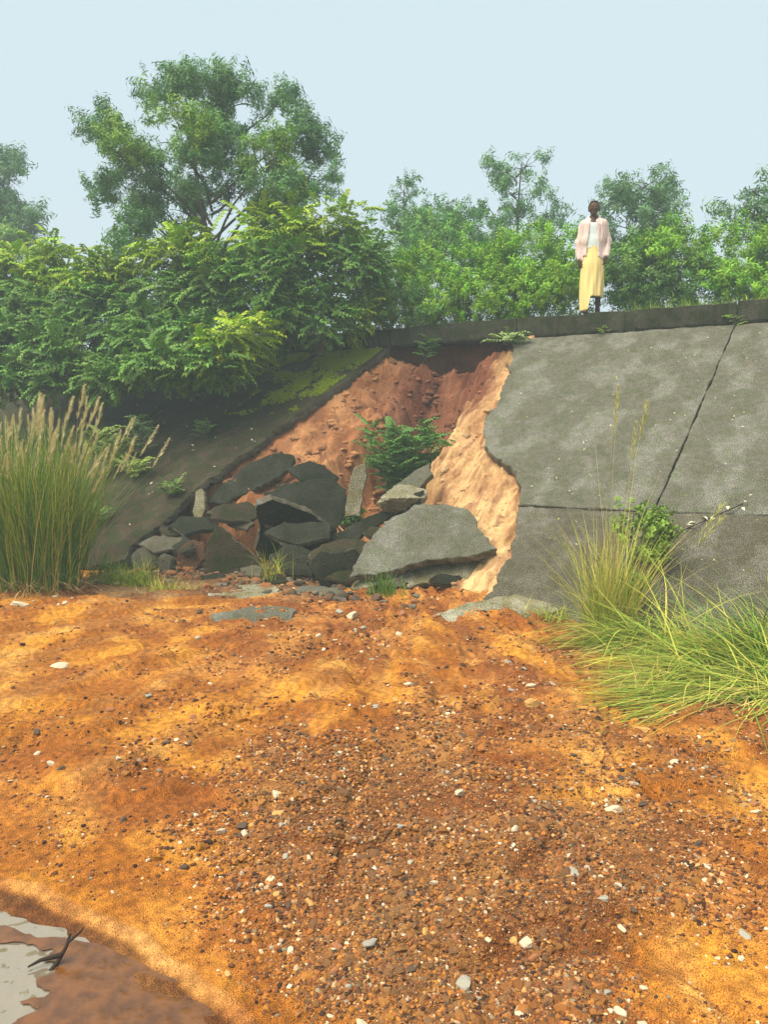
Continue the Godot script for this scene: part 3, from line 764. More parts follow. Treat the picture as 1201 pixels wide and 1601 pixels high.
func make_linings() -> void:
	var t := thing("concrete_lining", "sloping grey concrete slabs right of the hole, below the standing man", "canal lining")
	# upper panel beside the hole
	var a := [[5.43, 0.02], [2.33, 0.02]]
	var ra := [0.004]
	for p in RIGHT_EDGE:
		if p[1] > 0.15 and p[1] < 3.84:
			a.append(p)
			ra.append(0.03)
	a.append([curve(RIGHT_EDGE, 3.85), 3.85])
	ra.append_array([0.02, 0.005])
	a.append([4.96, 3.86])
	ra.append(0.005)
	lining_panel(t, a, ra, M.concrete, 101)
	# lower panel beside the hole
	var b := [[4.95, 3.876], [curve(RIGHT_EDGE, 3.88), 3.866]]
	var rb := [0.012, 0.02]
	for p in RIGHT_EDGE:
		if p[1] > 3.95:
			b.append(p)
			rb.append(0.03)
	b.append([3.66, 5.62])
	b.append([4.78, 5.62])
	rb.append_array([0.01, 0.012])
	lining_panel(t, b, rb, M.lower_concrete, 102, "", 0.012)
	lining_panel(t, [[9.0, 0.02], [5.443, 0.02], [4.972, 3.86], [9.0, 3.86]], [0.004, 0.006, 0.006, 0.004], M.concrete, 103, "", 0.006)
	lining_panel(t, [[9.0, 3.88], [4.975, 3.88], [4.8, 5.62], [9.0, 5.62]], [0.006, 0.006, 0.01, 0.004], M.lower_concrete, 104, "", -0.004)
	# pale toe at the foot of the lower panel
	var toe := part("toe_apron", slab_mesh(PackedVector2Array([Vector2(-0.62, -0.05), Vector2(-0.3, -0.22), Vector2(0.2, -0.34), Vector2(0.62, -0.3), Vector2(0.6, 0.12), Vector2(0.1, 0.2), Vector2(-0.45, 0.16)]), 0.12, [0.02], 105), M.pale_concrete, t)
	toe.transform = Transform3D(plane_basis(Vector3(-0.05, 1, 0.2).normalized()) * Basis(Vector3.UP, 0.25), Vector3(0.92, 0.06, -6.62))
	toe.set_meta("label", "pale worn toe of the concrete at the soil's edge")

	t = thing("concrete_lining", "mossy dark concrete slab under the left shrubs with a broken edge", "canal lining")
	var c := [[-3.1, 0.02]]
	var rc := [0.012]
	c = [[curve(LEFT_EDGE, 0.02), 0.02]]
	for p in LEFT_EDGE:
		if p[1] > 0.1:
			c.append(p)
			rc.append(0.03)
	c.append([-0.9, 5.05])
	rc[-1] = 0.02
	c.append([-1.6, 5.3])
	c.append([-3.4, 5.4])
	c.append([-3.4, 0.02])
	rc.append_array([0.02, 0.02, 0.012, 0.012])
	lining_panel(t, c, rc, M.mossy, 111)
	lining_panel(t, [[-3.43, 0.02], [-3.43, 5.4], [-8.0, 5.4], [-8.0, 0.02]], [0.012, 0.01, 0.012, 0.012], M.mossy, 112, "", 0.01)
	lining_panel(t, [[-8.03, 0.02], [-8.03, 5.4], [-14.0, 5.4], [-14.0, 0.02]], [0.012, 0.01, 0.012, 0.012], M.mossy, 113)

	# coping beam along the crest
	t = thing("concrete_coping", "long dark concrete kerb beam running along the crest under the man", "kerb beam")
	var cuts := [-14.0, -9.0, -4.5, 0.12, 2.32, 5.45, 9.5]
	for i in cuts.size() - 1:
		var l: float = cuts[i] + 0.008
		var r: float = cuts[i + 1] - 0.008
		var poly := PackedVector2Array([Vector2(l, -0.5), Vector2(r, -0.5), Vector2(r, -0.005), Vector2(l, -0.005)])
		var o := part("beam_section", slab_mesh(poly, 0.3, [0.016], 120 + i, 0.012), M.coping, t)
		o.transform = Transform3D(Basis(bank_u, Vector3.UP, bank_n), bank(0, 0, CREST + 0.3 + (0.012 if i % 2 else 0.0)))

func fallen(key: String, called: String, label: String, m: Material, rough: float, sd: int) -> void:
	var d: Array = PIECES[key]
	var o := single(called, slab_mesh(d[3].duplicate(), d[2], [rough], sd, 0.012), m)
	o.transform = Transform3D(plane_basis(d[1].normalized()), d[0])
	two_faced(o, m, M.fracture if m != M.dark_concrete else M.lower_concrete)
	tag(o, label, "concrete slab", "small plates among the fallen slabs" if called == "slab_fragment" else "fallen slabs in the hole")

func make_rubble() -> void:
	fallen("wide", "broken_slab", "widest fallen grey slab, tilted on the right of the hole", M.concrete, 0.022, 201)
	fallen("under", "broken_slab", "thin slab sticking out below the widest fallen slab", M.pale_concrete, 0.022, 202)
	fallen("dark", "broken_slab", "dark green slab leaning in the middle of the hole above a black gap", M.dark_concrete, 0.02, 203)
	fallen("shade_fill", "broken_slab", "added blackish slab standing in for the shaded gap below the dark leaning slab", M.dark_concrete, 0.02, 204)  # added slab, its dark face stands in for a shaded void
	fallen("back", "broken_slab", "small dark rounded slab behind the dark leaning slab", M.dark_concrete, 0.02, 205)
	fallen("left", "broken_slab", "dark slab on the orange soil close to the left lining's edge", M.dark_concrete, 0.022, 206)
	fallen("post", "broken_slab", "narrow pale slab standing upright next to hanging roots", M.pale_concrete, 0.012, 207)
	fallen("tilt", "broken_slab", "grey slab tilted on edge below the shrub in the hole", M.concrete, 0.016, 208)
	fallen("flat_stained", "broken_slab", "ochre stained flat slab at the foot of the tall rock", M.pale_concrete, 0.016, 209)
	fallen("flat_grey", "broken_slab", "flat grey slab half sunk in orange soil nearest the camera", M.concrete, 0.02, 210)
	fallen("flat_small", "broken_slab", "small flat grey slab at the foot of the rubble centre", M.concrete, 0.02, 211)
	fallen("tall", "broken_slab", "thick pointed mossy piece standing at the front left of the rubble", M.mossy, 0.02, 212)
	fallen("chunk", "broken_slab", "thick dark piece against the left end of the widest slab", M.dark_concrete, 0.02, 213)
	fallen("cap", "broken_slab", "thin mossy plate lying on the thick dark piece", M.mossy, 0.02, 214)
	fallen("beam", "broken_slab", "long dark strip of slab running up to the small pale block", M.dark_concrete, 0.02, 215)
	fallen("wedge", "broken_slab", "narrow pale wedge hanging at the left lining's broken edge", M.pale_concrete, 0.02, 216)
	fallen("ledge", "broken_slab", "grey plate under the tip of the left lining", M.lower_concrete, 0.02, 217)
	fallen("brown", "broken_slab", "brown piece left of the thick pointed mossy piece", M.brown_concrete, 0.02, 218)
	fallen("shard", "broken_slab", "small dark plate low between the pointed piece and the thick dark piece", M.dark_concrete, 0.02, 219)
	fallen("shard_low", "broken_slab", "low plate in the shade under the widest slab's left end", M.mossy, 0.02, 220)
	for i in 21:
		var px: float = PIECES["plate_%d" % i][0].x
		var spot := "below the left lining's broken edge" if px < -1.75 else ("in front of the dark leaning slab" if px < -0.55 else "around the widest fallen slab")
		var kind: Material = [M.dark_concrete, M.mossy, M.lower_concrete][i % 3]
		fallen("plate_%d" % i, "slab_fragment", "jagged %s plate jammed %s" % [["blackish", "mossy brown", "grey"][i % 3], spot], kind, 0.014, 240 + i)
	var rocks := [
		["pale", "small pale block below the shrub in the hole", M.pale_concrete, 311, Vector3(0.0, 0.3, 0.2)],
		["edge_small", "smallest grey stone below the tip of the left lining", M.lower_concrete, 318, Vector3(0.3, 0, 0)],
	]
	for r in rocks:
		var d: Array = ROCKS[r[0]]
		var o := single("concrete_block", stone_mesh(r[3], d[1] * 1.2, 4, 9, 0.05), r[2], d[0])
		o.rotation = r[4]
		tag(o, r[1], "rubble", "blocks of rubble in the hole")
	# rubble too small and jumbled to count, lying among the slabs
	var tr := []
	var tints := PackedColorArray()
	rng.seed = 77
	while tr.size() < 900:
		var w := rng.randf_range(2.6, 5.6)
		var u := lerpf(curve(LEFT_EDGE, w) + 0.05, curve(RIGHT_EDGE, w), rng.randf() * (0.62 if w < 5.0 else 0.9))
		if w < 3.7 and rng.randf() < 0.75:
			continue
		var p := bank(u, w, maxf(bank_height(u, w), -9.0))
		p.y = maxf(p.y, ground_height(p.x, p.z))
		var s := 0.01 + 0.06 * pow(rng.randf(), 4.0)
		tr.append(Transform3D(Basis.from_euler(Vector3(rng.randf() * 6, rng.randf() * 6, rng.randf() * 6)).scaled(Vector3(s, s * 0.7, s)), p + Vector3.UP * s * 0.2))
		tints.append([Color(0.12, 0.1, 0.08), Color(0.24, 0.22, 0.18), Color(0.4, 0.18, 0.08), Color(0.16, 0.1, 0.06)][rng.randi() % 4])
	var o := scatter("rubble", stone_mesh(401, Vector3.ONE * 1.25, 2, 8, 0.06), M.grit, tr, tints)
	o.set_meta("kind", "stuff")
	tag(o, "small crumbled rubble scattered between the fallen slabs", "rubble")

	# clods of the torn soil
	tr = []
	tints = PackedColorArray()
	while tr.size() < 3200:
		var w := rng.randf_range(-0.1, 5.2)
		var u := lerpf(curve(LEFT_EDGE, w) + 0.05, curve(RIGHT_EDGE, w) - 0.05, rng.randf())
		var share := (u - curve(LEFT_EDGE, w)) / (curve(RIGHT_EDGE, w) - curve(LEFT_EDGE, w))
		if n_mid.get_noise_2d(u * 2.0 + 90.0, w * 2.0) < rng.randf_range(-0.3, 0.25) or (share > 0.62 and rng.randf() < 0.9) or (share < 0.3 and rng.randf() < 0.6):
			continue
		var s := 0.007 + 0.045 * pow(rng.randf(), 5.0)
		tr.append(Transform3D(Basis.from_euler(Vector3(rng.randf() * 6, rng.randf() * 6, rng.randf() * 6)).scaled(Vector3(s * 1.3, s * 0.8, s)), bank(u, w, bank_height(u, w) - s * 0.25)))
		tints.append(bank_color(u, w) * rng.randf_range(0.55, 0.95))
	o = scatter("soil_clods", stone_mesh(402, Vector3.ONE * 1.25, 2, 8, 0.08), M.grit, tr, tints)
	o.set_meta("kind", "stuff")
	tag(o, "crumbling orange soil clods on the torn bank inside the hole", "soil")


# ---------------------------------------------------------------- gravel and pebbles
func make_gravel() -> void:
	var palette := [Color(0.42, 0.17, 0.045), Color(0.3, 0.115, 0.04), Color(0.5, 0.22, 0.05), Color(0.16, 0.07, 0.035), Color(0.055, 0.032, 0.022), Color(0.6, 0.36, 0.17), Color(0.68, 0.5, 0.32), Color(0.3, 0.25, 0.18), Color(0.72, 0.64, 0.52)]
	var share := [0.2, 0.42, 0.56, 0.72, 0.87, 0.92, 0.955, 0.98, 1.0]
	var sets := [[], [], []]
	var tints := [PackedColorArray(), PackedColorArray(), PackedColorArray()]
	rng.seed = 5
	for i in 700000:
		var d := 1.75 * pow(9.4 / 1.75, rng.randf())
		var x := rng.randf_range(-1.0, 1.0) * (0.56 * d + 0.35)
		var z := -d
		if puddle_side(x, z) < 0.1:
			continue
		var s := smooth_share(x, z)
		if rng.randf() < s * 0.88:
			continue
		var clump := n_mid.get_noise_2d(x * 2.2 + 60.0, z * 2.2)
		if rng.randf() > 0.45 + 0.4 * fan(x, z) + clump * 0.9:
			continue
		if rng.randf() < 0.75 * smoothstep(3.0, 5.0, d):
			continue
		var size := (0.001 + 0.00042 * d) * (0.75 + 2.9 * pow(rng.randf(), 5.0)) * (1.0 + 0.5 * clump)
		var y := ground_height(x, z)
		var flat := rng.randf_range(0.35, 0.9)
		var k := rng.randi() % 3
		var b := Basis.from_euler(Vector3(rng.randf_range(-0.5, 0.5), rng.randf() * 6.28, rng.randf_range(-0.5, 0.5))) * Basis.from_scale(Vector3(size * rng.randf_range(0.9, 1.5), size * flat, size))
		sets[k].append(Transform3D(b, Vector3(x, y + size * flat * 0.2, z)))
		var pick := rng.randf()
		var c: Color = palette[0]
		for q in share.size():
			if pick <= share[q]:
				c = palette[q]
				break
		if rng.randf() < 0.05 * (1.0 - s):                         # crumbs of the soil itself
			size *= 2.2
			c = soil_color(x, z) * 0.58
			sets[k][-1] = Transform3D(Basis.from_euler(Vector3(rng.randf(), rng.randf() * 6.28, rng.randf())) * Basis.from_scale(Vector3(size * 1.3, size * 0.8, size)), Vector3(x, y - size * 0.1, z))
		if rng.randf() < 0.35 * fan(x, z):
			c = c.lerp(Color(0.16, 0.1, 0.06), 0.6)
		tints[k].append(c * rng.randf_range(0.95, 1.6))
	for k in 3:
		var o := scatter("gravel", stone_mesh(410 + k, Vector3.ONE * 1.3, 1, 9, 0.06), M.grit, sets[k], tints[k])
		o.set_meta("kind", "stuff")
		tag(o, "loose brown and orange gravel covering the washed out soil", "gravel")
	print("gravel ", sets[0].size() * 3)

func make_pebbles() -> void:
	var shapes := []
	for i in 8:
		shapes.append(stone_mesh(430 + i, Vector3.ONE * 1.25, 2, 9, 0.05))
	var said := {
		"white_stone": ["white pebble", "pale cream pebble lying loose on the orange wash"],
		"grey_stone": ["grey stone", "grey stone lying loose on the orange wash"],
		"ochre_stone": ["ochre stone", "ochre yellow stone lying loose on the orange wash"],
		"red_stone": ["red stone", "reddish brown clod lying loose on the orange wash"],
		"dark_stone": ["dark stone", "blackish clod lying loose on the orange wash"],
	}
	var named := [
		[-0.458, -3.198, 0.02, "white_stone", "white pebble left of centre above an ochre pebble"],
		[-0.44, -3.08, 0.017, "ochre_stone", "ochre pebble just below a white pebble left of centre"],
		[0.325, -3.229, 0.02, "white_stone", "upright narrow white pebble in the middle of the gravel"],
		[0.436, -2.255, 0.017, "white_stone", "round cream pebble beside a yellowish one, low right of centre"],
		[0.40, -2.265, 0.012, "ochre_stone", "yellowish pebble touching the round cream one"],
		[0.628, -1.929, 0.013, "white_stone", "white pebble nearest the bottom edge, right of centre"],
		[-0.06, -1.94, 0.013, "white_stone", "white pebble nearest the bottom edge, centre"],
		[-0.646, -2.947, 0.016, "white_stone", "left one of two white pebbles beside a black clod"],
		[-0.55, -2.935, 0.013, "white_stone", "right one of two white pebbles beside a black clod"],
		[-0.57, -2.99, 0.02, "dark_stone", "black clod between two white pebbles on the left"],
		[0.229, -2.104, 0.022, "grey_stone", "grey stone over a dark hollow near the bottom centre"],
		[-0.04, -2.249, 0.02, "grey_stone", "grey green stone over a dark hollow left of the cream pebble"],
		[0.502, -2.857, 0.015, "white_stone", "small white pebble right of centre in the gravel"],
		[0.933, -3.026, 0.024, "white_stone", "pale stone at the edge of the smooth silt on the right"],
		[-0.276, -6.521, 0.05, "white_stone", "pale stone on the soil in front of the rubble"],
		[-3.367, -7.042, 0.055, "white_stone", "largest pale flat stone at the left edge near the tall grass"],
		[-2.195, -5.097, 0.045, "white_stone", "thin pale flake propped up on the left soil"],
		[0.832, -4.279, 0.042, "ochre_stone", "tan stone in front of the drooping grass"],
		[1.353, -3.937, 0.035, "ochre_stone", "tan stone below the drooping grass on the right"],
	]
	rng.seed = 31
	for r in named:
		var y := ground_height(r[0], r[1])
		var s: float = r[2]
		var o := single("pebble", shapes[rng.randi() % 8], M[r[3]], Vector3(r[0], y + s * 0.3, r[1]))
		o.basis = Basis.from_euler(Vector3(0, rng.randf() * 6.28, 0.15)) * Basis.from_scale(Vector3(s * 1.25, s * 0.65, s * 0.9))
		tag(o, r[4], "stone")
	var kinds := ["white_stone", "white_stone", "grey_stone", "ochre_stone", "red_stone", "dark_stone", "dark_stone", "red_stone"]
	var made := 0
	while made < 270:
		var d := 1.85 * pow(8.2 / 1.85, rng.randf())
		var x := rng.randf_range(-1.0, 1.0) * 0.5 * d
		var z := -d
		if puddle_side(x, z) < 0.2 or rng.randf() < smooth_share(x, z) * 0.75 or (x > 1.1 and z < -4.0) or (absf(x) < 2.6 and z < -7.0):
			continue
		var k: String = kinds[rng.randi() % kinds.size()]
		var s := (0.0045 + 0.0019 * d) * rng.randf_range(0.6, 1.5)
		var o := single("pebble", shapes[rng.randi() % 8], M[k], Vector3(x, ground_height(x, z) + s * 0.12, z))
		o.basis = Basis.from_euler(Vector3(rng.randf_range(-0.3, 0.3), rng.randf() * 6.28, rng.randf_range(-0.3, 0.3))) * Basis.from_scale(Vector3(s * rng.randf_range(1.0, 1.5), s * rng.randf_range(0.5, 0.8), s))
		var zone := " at the lower" if d < 2.7 else (" in the middle of the wash," if d < 4.6 else " near the foot of the rubble,")
		var hand_side := " left" if x / d < -0.17 else (" centre" if x / d < 0.17 else " right")
		tag(o, (said[k][1] as String).replace(" on the orange wash", zone + hand_side), "stone", "loose " + said[k][0] + "s on the wash")
		made += 1


# ---------------------------------------------------------------- foliage
func leaf_face(st: SurfaceTool, base: Vector3, dir: Vector3, side: Vector3, up: Vector3, len: float, wide: float, c: Color, droop := 0.25) -> void:
	var mid := base + dir * len * 0.45 + up * len * 0.06
	var tip := base + dir * len - up * len * droop
	st.set_color(c)
	for p in [base, mid + side * wide, mid, base, mid, mid - side * wide, mid, mid + side * wide, tip, mid, tip, mid - side * wide]:
		st.add_vertex(p)

func spray_mesh(sd: int, count: int, len: float, wide: float, hang: float) -> ArrayMesh:
	var r := RandomNumberGenerator.new()
	r.seed = sd
	var st := SurfaceTool.new()
	st.begin(Mesh.PRIMITIVE_TRIANGLES)
	st.set_smooth_group(-1)
	for i in count:
		var t := 0.12 + 0.88 * float(i) / (count - 1)
		var a := i * 2.4 + r.randf_range(-0.5, 0.5)
		var out := Vector3(cos(a), r.randf_range(-0.1, 0.7), sin(a)).normalized()
		var dir := (out + Vector3.DOWN * hang * r.randf_range(0.3, 1.0)).normalized()
		var side := dir.cross(Vector3(r.randfn(), 1.0, r.randfn())).normalized()
		var v := r.randf_range(0.75, 1.25)
		leaf_face(st, Vector3(0.05 * sin(t * 3.0), t, 0), dir, side, side.cross(dir), len * r.randf_range(0.7, 1.15), wide, Color(v, v, v))
	st.set_color(Color(0.7, 0.55, 0.35))
	for k in 2:
		var s := Vector3(0.012, 0, 0) if k == 0 else Vector3(0, 0, 0.012)
		for p in [-s, s, Vector3(0.0, 0.95, 0)]:
			st.add_vertex(p)
	st.generate_normals()
	return st.commit()

func frond_mesh(sd: int, pairs: int, len: float, wide: float) -> ArrayMesh:
	# a compound leaf along +y, its upper side towards +z
	var r := RandomNumberGenerator.new()
	r.seed = sd
	var st := SurfaceTool.new()
	st.begin(Mesh.PRIMITIVE_TRIANGLES)
	st.set_smooth_group(-1)
	var last := Vector3.ZERO
	for i in pairs:
		var t := float(i + 1) / pairs
		var p := Vector3(0.03 * sin(t * 4.0), t, -0.28 * t * t)
		st.set_color(Color(0.8, 0.7, 0.4))
		for q in [last + Vector3(-0.008, 0, 0), last + Vector3(0.008, 0, 0), p]:
			st.add_vertex(q)
		last = p
		for s in [-1.0, 1.0]:
			var v := r.randf_range(0.8, 1.25)
			var dir := Vector3(s, 0.45 + 0.4 * t, -0.25 + r.randf_range(-0.2, 0.2)).normalized()
			var up := Vector3(0, -0.1, 1).normalized()
			var side := dir.cross(up).normalized()
			leaf_face(st, p, dir, side, side.cross(dir) * (1.0 if side.cross(dir).z > 0 else -1.0), len * (1.0 - 0.45 * absf(t - 0.4)) * r.randf_range(0.85, 1.1), wide, Color(v, v, v), 0.3)
	leaf_face(st, last, Vector3(0, 1, -0.5).normalized(), Vector3.RIGHT, Vector3(0, 0.3, 1).normalized(), len * 0.9, wide, Color.WHITE)
	st.generate_normals()
	return st.commit()

func tube(st: SurfaceTool, pts: Array, r0: float, r1: float, sides := 6) -> void:
	var rings := []
	for i in pts.size():
		var a: Vector3 = pts[maxi(i - 1, 0)]
		var b: Vector3 = pts[mini(i + 1, pts.size() - 1)]
		var d := (b - a).normalized()
		var x := d.cross(Vector3(0.3, 0.1, 0.95)).normalized()
		var y := d.cross(x)
		var rr := lerpf(r0, r1, float(i) / (pts.size() - 1))
		var ring := []
		for k in sides:
			var t := TAU * k / sides
			ring.append(pts[i] + (x * cos(t) + y * sin(t)) * rr)
		rings.append(ring)
	for i in rings.size() - 1:
		for k in sides:
			var j := (k + 1) % sides
			for p in [rings[i][k], rings[i][j], rings[i + 1][k], rings[i][j], rings[i + 1][j], rings[i + 1][k]]:
				st.add_vertex(p)

func bent(a: Vector3, b: Vector3, sag: float, steps := 6) -> Array:
	var out := []
	var off := Vector3(rng.randf_range(-1, 1), rng.randf_range(-0.3, 1), rng.randf_range(-1, 1)) * sag
	for i in steps + 1:
		var t := float(i) / steps
		out.append(a.lerp(b, t) + off * sin(t * PI) + Vector3(rng.randf_range(-1, 1), 0, rng.randf_range(-1, 1)) * sag * 0.15 * (1.0 if i > 0 and i < steps else 0.0))
	return out

# crown from lobes; style: "hang" narrow drooping leaves, "fan" compound fronds
func plant(called: String, label: String, category: String, group: String, key: String, o: Dictionary, sd: int) -> void:
	rng.seed = sd
	var base: Vector3 = CROWNS[key][0]
	var lobes: Array = CROWNS[key][1]
	var t := thing(called, label, category, base, group)
	var st := SurfaceTool.new()
	st.begin(Mesh.PRIMITIVE_TRIANGLES)
	st.set_smooth_group(1)
	var top := Vector3.ZERO
	for l in lobes:
		top += l[0]
	top = top / lobes.size() - base
	var stems: int = o.get("stems", 1)
	var forks := []
	for s in stems:
		var lean := Vector3(rng.randf_range(-0.25, 0.25), 0, rng.randf_range(-0.2, 0.2)) * (0.4 if stems == 1 else 1.0)
		var fork := Vector3(top.x * 0.75, maxf(top.y * o.get("fork", 0.45), 0.25), top.z * 0.75) + lean
		tube(st, bent(Vector3(lean.x * 0.3, -0.2, lean.z * 0.3), fork, 0.08), o.girth, o.girth * 0.62, 8)
		forks.append(fork)
	if stems == 1:                                   # the leader goes on to the top lobe
		var high := Vector3.ZERO
		for l in lobes:
			if l[0].y - base.y > high.y:
				high = l[0] - base
		tube(st, bent(forks[0] - Vector3(0, 0.05, 0), Vector3(lerpf(forks[0].x, high.x, 0.5), high.y, lerpf(forks[0].z, high.z, 0.5)), 0.15), o.girth * 0.62, o.girth * 0.15, 8)
	for l in lobes:
		var aim: Vector3 = l[0] - base
		var f: Vector3 = forks[rng.randi() % stems]
		if stems == 1:
			var hold := clampf(aim.y - 0.9 * Vector2(aim.x - f.x, aim.z - f.z).length(), f.y * 0.75, top.y * 1.15)
			if hold < f.y:
				f = f * (hold / f.y)
			else:
				f = Vector3(f.x, hold, f.z)
		tube(st, bent(f - Vector3(0, 0.02, 0), aim, 0.15), o.girth * 0.3, o.girth * 0.1)
		for k in o.get("twigs", 5):
			var q: Vector3 = aim + Vector3(rng.randfn(), rng.randfn() * 0.8, rng.randfn()).normalized() * l[1] * 0.85
			tube(st, bent(aim.lerp(f, 0.15), q, 0.06, 4), o.girth * 0.16, o.girth * 0.05, 4)
	st.generate_normals()
	part("trunk", st.commit(), M.bark, t)
	var tr := []
	var tints := PackedColorArray()
	for l in lobes:
		var rad: Vector3 = l[1]
		var area := (rad.x * rad.y + rad.y * rad.z + rad.x * rad.z) / 3.0
		var count := int(area * o.density)
		var tint: Color = (o.yellow_tint if l[2] > 0.5 else o.tint) as Color  # lobes marked one take the yellower tint
		# each lobe is itself a handful of clumps
		var clumps := []
		for k in o.get("clumps", 9):
			var v := Vector3(rng.randfn(), rng.randfn() + 0.15, rng.randfn()).normalized()
			clumps.append([v * rad * rng.randf_range(0.5, 0.98), rng.randf_range(0.28, 0.52) * minf(rad.x, rad.y)])
		for k in count:
			var c: Array = clumps[rng.randi() % clumps.size()]
			var v := Vector3(rng.randfn(), rng.randfn(), rng.randfn())
			var p: Vector3 = l[0] - base + c[0] + v * c[1] * 0.62
			var out: Vector3 = ((p + base - l[0]) / rad).normalized()
			var dir: Vector3
			var basis: Basis
			var size: float = o.size * rng.randf_range(0.65, 1.25)
			if o.style == "fan":
				dir = (Vector3(out.x, out.y * 0.35 + 0.05, out.z) + Vector3(rng.randfn(), rng.randfn() * 0.7, rng.randfn()) * 0.8).normalized()
				var z: Vector3 = (Vector3.UP + out * 0.5 + Vector3(rng.randfn(), 0, rng.randfn()) * 0.25)
				z = (z - dir * z.dot(dir)).normalized()
				basis = Basis(dir.cross(z), dir, z)
			else:
				dir = (out * 0.7 + Vector3(rng.randfn(), rng.randfn() * 0.7 + 0.2, rng.randfn()) * 0.6).normalized()
				var x := dir.cross(Vector3(rng.randfn(), rng.randfn(), rng.randfn())).normalized()
				basis = Basis(x, dir, x.cross(dir))
			tr.append(Transform3D(basis.scaled(Vector3.ONE * size), p))
			var j := rng.randf_range(0.7, 1.3)
			tints.append(Color(tint.r * j * rng.randf_range(0.85, 1.2), tint.g * j, tint.b * j * rng.randf_range(0.8, 1.2)))
	var crown := scatter("crown", o.mesh, M.leaf, tr, tints, t)
	crown.set_meta("kind", "stuff")

func make_plants() -> void:
	var narrow := spray_mesh(501, 22, 0.42, 0.042, 0.8)
	var small := spray_mesh(502, 24, 0.3, 0.05, 0.3)
	var frond := frond_mesh(503, 6, 0.4, 0.085)
	var tree := {"mesh": narrow, "style": "hang", "density": 850.0, "size": 0.27, "girth": 0.085, "tint": Color(0.12, 0.27, 0.1), "yellow_tint": Color(0.2, 0.38, 0.06), "clumps": 7, "fork": 0.5}
	plant("tall_tree", "tallest broad tree rising above the shrubs on the left", "tree", "", "big", tree, 601)
	var far_tree := tree.duplicate()
	far_tree.merge({"density": 400.0, "size": 0.42}, true)
	plant("tall_tree", "tree crown cut by the left edge of the picture", "tree", "", "edge_left", far_tree, 602)
	var bush := {"mesh": frond, "style": "fan", "density": 950.0, "size": 0.28, "girth": 0.05, "stems": 4, "fork": 0.4, "tint": Color(0.11, 0.24, 0.04), "yellow_tint": Color(0.26, 0.4, 0.02), "clumps": 12, "twigs": 4}
	plant("shrub", "big leafy shrub overhanging the moss nearest the hole", "shrub", "leafy shrubs on the left crest", "bush_right", bush, 611)
	plant("shrub", "leafy shrub below the tallest tree, with a low drooping pale branch", "shrub", "leafy shrubs on the left crest", "bush_middle", bush, 612)
	plant("shrub", "wide leafy shrub above the tall left grass, second from the left edge", "shrub", "leafy shrubs on the left crest", "bush_left", bush, 613)
	plant("shrub", "leafy shrub at the left edge of the picture above tall grass", "shrub", "leafy shrubs on the left crest", "bush_edge", bush, 614)
	var soft := tree.duplicate()
	soft.merge({"mesh": small, "density": 300.0, "size": 0.36, "girth": 0.08, "tint": Color(0.13, 0.3, 0.09), "yellow_tint": Color(0.17, 0.38, 0.055)}, true)
	plant("slender_tree", "narrow feathery tree directly right of the leafy shrubs", "tree", "slender trees on the right crest", "feathery", soft, 621)
	plant("slender_tree", "round topped pale tree between the feathery and the wispy tree", "tree", "slender trees on the right crest", "round_top", soft, 622)
	var thin := soft.duplicate()
	thin.merge({"density": 230.0, "clumps": 7, "mesh": narrow, "size": 0.3}, true)
	plant("slender_tree", "wispy open tree left of the standing man, sky showing through", "tree", "slender trees on the right crest", "wispy", thin, 623)
	thin = thin.duplicate()
	thin.merge({"density": 300.0, "tint": Color(0.12, 0.26, 0.1)}, true)
	plant("slender_tree", "grey green open tree directly behind the standing man", "tree", "slender trees on the right crest", "behind_man", thin, 624)
	thin = thin.duplicate()
	thin.merge({"density": 240.0, "size": 0.32, "girth": 0.05}, true)
	plant("slender_tree", "sparse tree with dark hanging leaves at the right edge", "tree", "slender trees on the right crest", "edge_right", thin, 625)
	var low := {"mesh": small, "style": "hang", "density": 850.0, "size": 0.26, "girth": 0.03, "stems": 3, "fork": 0.4, "tint": Color(0.13, 0.28, 0.06), "yellow_tint": Color(0.21, 0.43, 0.035), "clumps": 12, "twigs": 3}
	var said := {
		"low_a": "low bright bush beside the big leafy shrub, leftmost of the low row",
		"low_b": "low bright bush under the feathery tree, second of the low row",
		"low_c": "low bright bush under the round topped tree, third of the low row",
		"low_d": "low bright bush left of the man under the wispy tree",
		"low_e": "low bright bush directly behind the man's left side",
		"low_f": "darker low bush at the man's right shoulder side",
		"low_g": "low bush two places right of the standing man",
		"low_h": "low bush second from the right edge above the kerb beam",
		"low_i": "low bush at the right edge above the kerb beam",
	}
	var sd := 631
	for k in said:
		plant("low_bush", said[k], "bush", "low bushes behind the kerb beam", k, low, sd)
		sd += 1


# ---------------------------------------------------------------- grasses and weeds
func blade(st: SurfaceTool, base: Vector3, lean: Vector3, len: float, wide: float, bend: float, c: Color, floor_y := -1.0, steps := 6) -> Vector3:
	var p := base
	var dir := lean.normalized()
	var flat := Vector3(dir.x, 0, dir.z)
	flat = flat.normalized() if flat.length() > 0.01 else Vector3(1, 0, 0)
	var side := flat.cross(Vector3.UP).rotated(Vector3.UP, rng.randf_range(-0.9, 0.9))
	var prev := [p - side * wide, p + side * wide]
	st.set_color(c)
	for i in steps:
		var t := float(i + 1) / steps
		p += dir * len / steps
		if p.y < floor_y:
			p.y = floor_y + 0.004 + rng.randf() * 0.02
		dir = (dir + (flat * 0.35 + Vector3.DOWN) * bend / steps + Vector3(rng.randfn(), rng.randfn() * 0.5, rng.randfn()) * 0.05).normalized()
		var ww := wide * (1.0 - t * t * 0.92)
		var now := [p - side * ww, p + side * ww]
		for q in [prev[0], prev[1], now[0], prev[1], now[1], now[0]]:
			st.add_vertex(q)
		prev = now
	return p

